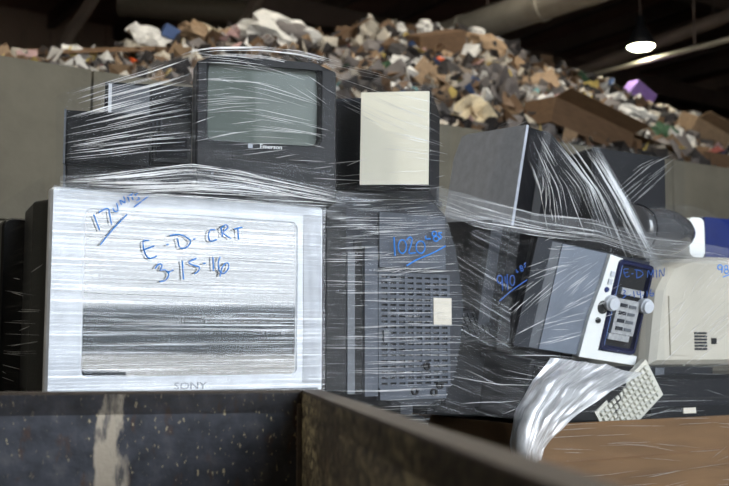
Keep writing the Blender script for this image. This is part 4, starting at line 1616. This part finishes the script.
folds('w1', shB, 150, .04, .3, .0004, .0012, s1=.72, seed=8, drift=.012)
folds('w1', shB, 60, .04, .2, .0006, .0014, s1=.72, t0=.02, t1=.35, seed=9, drift=.02)
# film over the upper course
rowsC = wr([
    [(57, 97, .10), (64, 93, .03), (104, 80, .05), (150, 66, .04), (193, 50, .03), (215, 47, .03), (262, 46.5, .02), (300, 51, .0), (337, 61, -.03), (400, 80, -.14), (431, 86, -.17), (449, 92, -.10)],
    [(57, 112, .10), (64, 110, .01), (104, 98, .05), (150, 86, .03), (193, 74, .02), (230, 73, .02), (262, 75, .01), (300, 83, -.01), (337, 92, -.04), (400, 108, -.15), (431, 113, -.18), (449, 118, -.10)],
    [(57, 136, .10), (64, 134, .01), (104, 126, .03), (150, 116, .03), (193, 108, .02), (230, 108, .02), (262, 111, .01), (300, 119, -.01), (337, 127, -.04), (400, 140, -.15), (431, 146, -.18), (449, 150, -.10)],
    [(57, 164, .10), (64, 162, .0), (104, 158, .01), (150, 152, .01), (193, 150, .01), (230, 151, .01), (262, 155, .0), (300, 160, -.02), (337, 166, -.05), (400, 174, -.16), (431, 180, -.18), (449, 184, -.10)],
    [(57, 192, .10), (64, 191, -.01), (104, 191, -.01), (150, 191, -.01), (193, 192, -.01), (230, 194, -.01), (262, 196, -.02), (300, 198, -.03), (337, 200, -.06), (400, 201, -.16), (431, 201, -.18), (449, 196, -.10)],
], L)
shC = film(w1, rowsC, M['film_clear'], 110, 110, .003, 1.6, 55, 21)
folds('w1', shC, 70, .08, .3, .0005, .0016, s0=.06, s1=.36, t0=.02, t1=.72, seed=31, drift=.01)
folds('w1', shC, 60, .05, .25, .0004, .0012, s0=.34, s1=.66, t0=.0, t1=.75, seed=32, drift=.12)
folds('w1', shC, 45, .06, .25, .0004, .0010, s0=.62, s1=1.0, t0=.0, t1=.9, seed=33, drift=.12)
folds('w1', shC, 14, .1, .3, .0008, .0018, s0=.3, s1=.7, t0=.0, t1=.03, seed=34, drift=.02)
rowsD = wr([
    [(60, 176, -.03), (120, 172, -.03), (190, 164, -.03), (240, 170, -.03), (300, 182, -.05), (345, 192, -.07), (447, 194, -.20)],
    [(60, 186, -.03), (120, 186, -.04), (190, 184, -.05), (240, 188, -.05), (300, 196, -.06), (345, 202, -.07), (447, 201, -.14)],
    [(58, 194, -.02), (120, 196, -.03), (190, 198, -.03), (240, 203, -.03), (300, 208, -.04), (345, 212, -.04), (440, 208, -.06)],
], L)
shD = film(w1, rowsD, M['film_band'], 90, 50, .005, 2.0, 55, 41)
folds('w1', shD, 130, .05, .3, .0005, .0018, s1=.72, seed=42, drift=.12)
rowsE = wr([[(196, 178, -.06), (250, 188, -.06), (300, 201, -.06), (340, 214, -.05), (380, 228, -.01)],
            [(200, 186, -.065), (250, 197, -.065), (300, 209, -.065), (340, 221, -.05), (380, 236, -.01)]], L)
shE = film(w1, rowsE, M['film_veil'], 50, 20, .004, 1.5, 60, 51)

w2 = thing('stretch_wrap', 'loose crossing stretch film over the monitors on the cardboard bin', 'plastic wrap')
rowsG = wr([
    [(600, 149, .16), (628, 200, .10), (662, 270, .04)],
    [(572, 139, .14), (610, 200, .08), (648, 274, .03)],
    [(545, 130, .12), (590, 186, .05), (622, 262, .02)],
    [(530, 133, .13), (566, 186, .07), (590, 254, .02)],
    [(527, 160, .14), (540, 190, .10), (548, 232, .03)],
], Rr)
shG = film(w2, rowsG, M['film_clear'], 60, 70, .005, 2.0, 50, 61)
folds('w2', shG, 70, .08, .4, .0005, .0016, seed=62, drift=.10)
folds('w2', shG, 30, .2, .5, .0006, .0014, t0=0, t1=.16, seed=63, drift=.03)
rowsGe = wr([[(598, 147, .155), (630, 200, .095), (664, 271, .035)], [(592, 147, .155), (622, 202, .09), (652, 273, .03)]], Rr)
film(w2, rowsGe, M['film_veil'], 50, 14, .003, 2, 80, 64)
rowsH = wr([
    [(426, 184, .10), (470, 196, .12), (536, 214, .06), (590, 219, .02), (650, 236, .04), (716, 246, .05), (740, 252, .05)],
    [(428, 196, .10), (475, 210, .10), (540, 224, .04), (600, 231, .0), (655, 248, .02), (716, 252, .04), (740, 258, .05)],
    [(434, 214, .10), (480, 228, .08), (540, 236, .03), (600, 243, .0), (655, 262, .02), (716, 264, .04), (740, 268, .05)],
], Rr)
shH = film(w2, rowsH, M['film_veil'], 80, 40, .006, 1.6, 45, 71)
folds('w2', shH, 50, .08, .4, .0005, .0016, seed=72, drift=.25)
rowsI = wr([
    [(506, 240, .02), (560, 238, -.06), (620, 242, -.06), (668, 262, -.0)],
    [(500, 296, .05), (545, 296, -.02), (620, 300, -.03), (664, 310, .0)],
    [(496, 352, .05), (530, 352, .02), (600, 358, .02), (664, 372, .04)],
], Rr)
shI = film(w2, rowsI, M['film_clear'], 60, 60, .004, 2.0, 45, 81, rot=38)
rowsId = wr([
    [(512, 260, -.02), (548, 238, -.06), (580, 236, -.06)],
    [(508, 300, .0), (560, 268, -.05), (620, 245, -.07)],
    [(508, 335, .02), (570, 300, -.03), (650, 258, -.05)],
    [(530, 350, .01), (600, 330, -.02), (668, 300, -.02)],
], Rr)
shId = Sheet(rowsId)
folds('w2', shId, 70, .05, .16, .0004, .0013, s0=.0, s1=.75, seed=83, drift=.10)
rowsJ = wr([
    [(648, 264, .03), (690, 254, .06), (745, 252, .08)],
    [(646, 310, .04), (690, 308, .06), (745, 306, .08)],
    [(644, 374, .04), (690, 374, .05), (745, 372, .06)],
], Rr)
shJ = film(w2, rowsJ, M['film_mid'], 50, 50, .006, 2.0, 30, 91, rot=30)
rowsJd = wr([[(652, 330, .02), (690, 275, .03), (720, 256, .05)], [(660, 370, .02), (710, 310, .03), (745, 270, .05)], [(690, 374, .03), (720, 340, .03), (745, 320, .05)]], Rr)
folds('w2', Sheet(rowsJd), 40, .06, .2, .0005, .0013, seed=92, drift=.15)
rowsK = wr([
    [(440, 330, .06), (500, 348, .04), (560, 356, .0), (640, 366, .02), (745, 362, .04)],
    [(438, 370, .06), (500, 380, .03), (560, 380, -.03), (640, 392, -.02), (745, 388, .0)],
    [(434, 412, .04), (500, 418, .0), (560, 420, -.06), (640, 421, -.05), (745, 418, -.04)],
], Rr)
shK = film(w2, rowsK, M['film_mid'], 70, 50, .007, 1.5, 26, 101, rot=-12)
folds('w2', shK, 34, .08, .4, .0005, .0015, seed=102, drift=.3)
rowsL = wr([
    [(640, 376, -.04), (604, 394, -.06), (566, 420, -.06), (540, 446, -.045), (536, 458, -.035)],
    [(604, 366, -.01), (570, 390, -.06), (545, 420, -.075), (530, 450, -.06), (527, 468, -.04)],
    [(572, 362, .0), (548, 386, -.04), (530, 416, -.065), (522, 446, -.055), (522, 470, -.035)],
    [(548, 360, .02), (532, 386, .0), (520, 416, -.02), (516, 440, -.02), (518, 462, -.02)],
], Rr)
shL = film(w2, rowsL, M['film_glare_white'], 80, 70, .018, 7.0, 22, 111)
folds('w2', shL, 25, .05, .2, .0005, .0014, seed=112, drift=.25)
rowsM = wr([[(521, 426, -.012), (745, 418, -.012)], [(521, 460, -.012), (745, 458, -.012)], [(521, 500, -.012), (745, 500, -.012)]], Rr)
shM = film(w2, rowsM, M['film_clear'], 60, 40, .002, 1.2, 30, 121, rot=-10)
folds('w2', shM, 40, .05, .3, .0003, .0008, seed=122, drift=.15, lift=.003)
e0 = OR - PU * .012
rowsN = [[e0 + PW * .75 + Z * z, e0 + PW * .02 + Z * z] for z in (BT + .01, BT - .1, BT - .28)]
shN = film(w2, rowsN, M['film_dark'], 40, 30, .004, 1.5, 30, 131)
rowsO = wr([
    [(460, 122, .70), (490, 120, .46), (528, 119, .17)],
    [(452, 172, .70), (486, 172, .44), (520, 172, .17)],
    [(446, 224, .66), (480, 226, .42), (510, 228, .15)],
], Rr)
shO = film(w2, rowsO, M['film_clear'], 40, 50, .004, 2, 40, 141, rot=40)
rowsOd = wr([[(462, 150, .66), (500, 124, .4), (528, 119, .17)], [(456, 200, .66), (495, 170, .4), (527, 135, .17)], [(470, 222, .5), (500, 200, .4), (522, 175, .17)]], Rr)
folds('w2', Sheet(rowsOd), 40, .05, .2, .0004, .0013, seed=142, drift=.1)
rowsQ = wr([
    [(594, 146, .30), (640, 150, .30), (684, 156, .31)],
    [(594, 190, .29), (640, 192, .29), (684, 196, .30)],
    [(594, 234, .28), (640, 238, .28), (684, 242, .29)],
], Rr)
film(w2, rowsQ, M['film_clear'], 40, 50, .004, 2, 40, 151, rot=38)
rowsQd = wr([[(610, 190, .27), (640, 164, .27), (672, 150, .28)], [(625, 212, .27), (655, 185, .27), (682, 160, .28)]], Rr)
folds('w2', Sheet(rowsQd), 16, .08, .28, .0005, .0014, seed=152, drift=.12)
rowsP = wr([
    [(428, 205, .14), (470, 222, .16), (520, 232, .12)],
    [(440, 270, .16), (480, 280, .14), (512, 286, .10)],
    [(446, 344, .14), (480, 344, .12), (508, 350, .08)],
], Rr)
shP = film(w2, rowsP, M['film_dark'], 40, 50, .006, 1.5, 24, 161, rot=-20)
rowsT = wr([
    [(648, 207, .17), (690, 205, .14), (712, 214, .14), (745, 244, .14)],
    [(646, 232, .13), (690, 232, .10), (716, 236, .10), (745, 252, .12)],
    [(644, 256, .13), (690, 256, .10), (716, 254, .10), (745, 258, .12)],
], Rr)
shT = film(w2, rowsT, M['film_mid'], 40, 30, .005, 1.5, 30, 171)
for key, par in (('w1', w1), ('w2', w2)):
    obj('film_pleats', FOLDS[key], M['fold'], par, label='narrow shining pleats of doubled film', kind='stuff', smooth=True)


# ------------------------------------------------------------------ blue marker handwriting on the film
def arc(cx_, cy_, rx, ry, a0=0, a1=360, n=14):
    return [(cx_ + rx * math.cos(R(a0 + (a1 - a0) * i / n)), cy_ - ry * math.sin(R(a0 + (a1 - a0) * i / n))) for i in range(n + 1)]


def scribble(parent, strokes, org, sc, fn, off, m, r, label):
    bm = bmesh.new()
    for st in strokes:
        pts = [fn(org[0] + x / sc, org[1] + y / sc, off) for x, y in st]
        # soften the corners of the pen stroke
        fine = []
        n = len(pts)
        for i in range(n - 1):
            p0, p1, p2, p3 = pts[max(0, i - 1)], pts[i], pts[i + 1], pts[min(n - 1, i + 2)]
            for q in range(4):
                t = q / 4
                fine.append(0.5 * ((2 * p1) + (p2 - p0) * t + (2 * p0 - 5 * p1 + 4 * p2 - p3) * t * t + (3 * p1 - p0 - 3 * p2 + p3) * t ** 3))
        fine.append(pts[-1])
        tube(bm, fine, r, 5)
    obj('handwriting', bm, m, parent, label=label)


scribble(w1, [
    [(130, 240), (150, 295), (172, 350)], [(165, 225), (215, 198), (235, 205), (238, 230), (247, 275), (255, 312)],
    [(262, 195), (276, 219), (298, 212), (296, 185), (288, 160)], [(325, 172), (312, 138), (348, 158), (336, 110)],
    [(362, 108), (378, 150)], [(360, 118), (405, 92)], [(390, 102), (404, 142)], [(437, 92), (414, 104), (438, 118), (446, 134), (424, 142)],
    [(175, 450), (260, 345), (360, 240)], [(410, 187), (460, 150), (510, 112)],
], (75, 180), 6.944, L, -.010, M['marker'], .0019, 'blue handwriting reading 17 UNITS, underlined')
scribble(w1, [
    [(115, 155), (82, 158), (84, 210), (105, 255), (130, 262), (162, 250)], [(86, 210), (146, 188)], [(222, 181), (233, 179)],
    [(286, 140), (300, 195)], [(242, 125), (300, 118), (350, 140), (368, 165), (342, 198), (305, 202)], [(384, 147), (396, 146)],
    [(517, 90), (487, 92), (477, 130), (490, 160), (528, 148)], [(555, 85), (562, 132)], [(548, 84), (580, 60), (594, 78), (567, 108), (612, 143)],
    [(632, 86), (682, 74)], [(655, 82), (659, 150)],
], (130, 215), 6.075, L, -.010, M['marker'], .0021, 'blue handwriting reading E-D-CRT')
scribble(w1, [
    [(152, 325), (175, 298), (196, 308), (182, 336), (212, 334), (236, 360), (216, 395), (180, 405)], [(236, 346), (263, 335)], [(317, 275), (325, 392)],
    [(402, 264), (356, 288), (388, 306), (422, 318), (412, 344), (390, 356)], [(444, 295), (459, 293)], [(503, 254), (507, 339)],
    [(549, 252), (536, 292), (545, 342), (572, 354), (600, 318), (592, 290), (562, 315), (546, 374)],
], (130, 215), 6.075, L, -.010, M['marker'], .0021, 'blue handwriting reading 3-15-16')
scribble(w1, [
    [(112, 98), (116, 170), (122, 250)], arc(180, 175, 32, 55, 100, 460), [(214, 122), (240, 98), (259, 116), (250, 165), (234, 226), (287, 224)],
    arc(328, 180, 36, 50, 100, 460), [(370, 88), (371, 113), (409, 112)], arc(438, 72, 17, 20, -60, 300), arc(452, 112, 20, 20, 120, 480),
    [(500, 62), (472, 68), (492, 90), (494, 106), (470, 116)], [(215, 330), (300, 280), (430, 225), (530, 170)],
], (380, 225), 8.1, L, .008, M['marker'], .0026, 'blue handwriting reading 1020 LBS, underlined')
scribble(w2, [
    arc(130, 215, 22, 35, 20, 360), [(152, 200), (155, 315)], [(175, 185), (186, 246), (202, 238)], [(195, 170), (200, 314)], arc(240, 225, 20, 45, 90, 450),
    [(275, 128), (280, 152), (292, 146)], arc(318, 108, 11, 12, -60, 300), arc(324, 130, 12, 12, 120, 480), [(360, 70), (344, 84), (356, 96), (346, 112)],
    [(130, 405), (240, 310), (370, 220)],
], (485, 255), 8.83, Rr, .04, M['markerdim'], .0024, 'dim blue handwriting reading 940 LBS, underlined')
scribble(w2, [
    [(235, 116), (212, 120), (222, 154), (240, 150)], [(215, 136), (233, 132)], [(250, 140), (259, 139)], [(275, 120), (275, 160)], [(266, 120), (296, 126), (306, 142), (290, 156), (274, 160)],
    [(328, 158), (332, 124), (345, 146), (356, 120), (358, 158)], [(370, 120), (373, 160)], [(386, 156), (388, 120), (406, 152), (410, 112)],
    [(208, 218), (222, 224), (211, 238), (223, 246), (206, 259)], [(235, 245), (246, 243)], [(260, 224), (265, 257)], [(277, 224), (280, 241), (293, 238)], [(292, 220), (296, 257)],
    [(304, 245), (309, 244)], [(324, 224), (328, 250)], [(346, 214), (339, 240), (352, 248), (358, 234), (343, 236)],
], (580, 245), 4.86, Rr, -.10, M['markerdim'], .0018, 'blue handwriting reading E-D MIN and 3-14-16')
scribble(w2, [
    arc(432, 147, 12, 13, 20, 360), [(445, 140), (442, 178)], arc(465, 148, 9, 11, -60, 300), arc(467, 170, 11, 11, 120, 480), [(448, 200), (490, 184)],
], (640, 240), 5.4, Rr, -.02, M['marker'], .0024, 'blue handwriting reading 98, underlined')
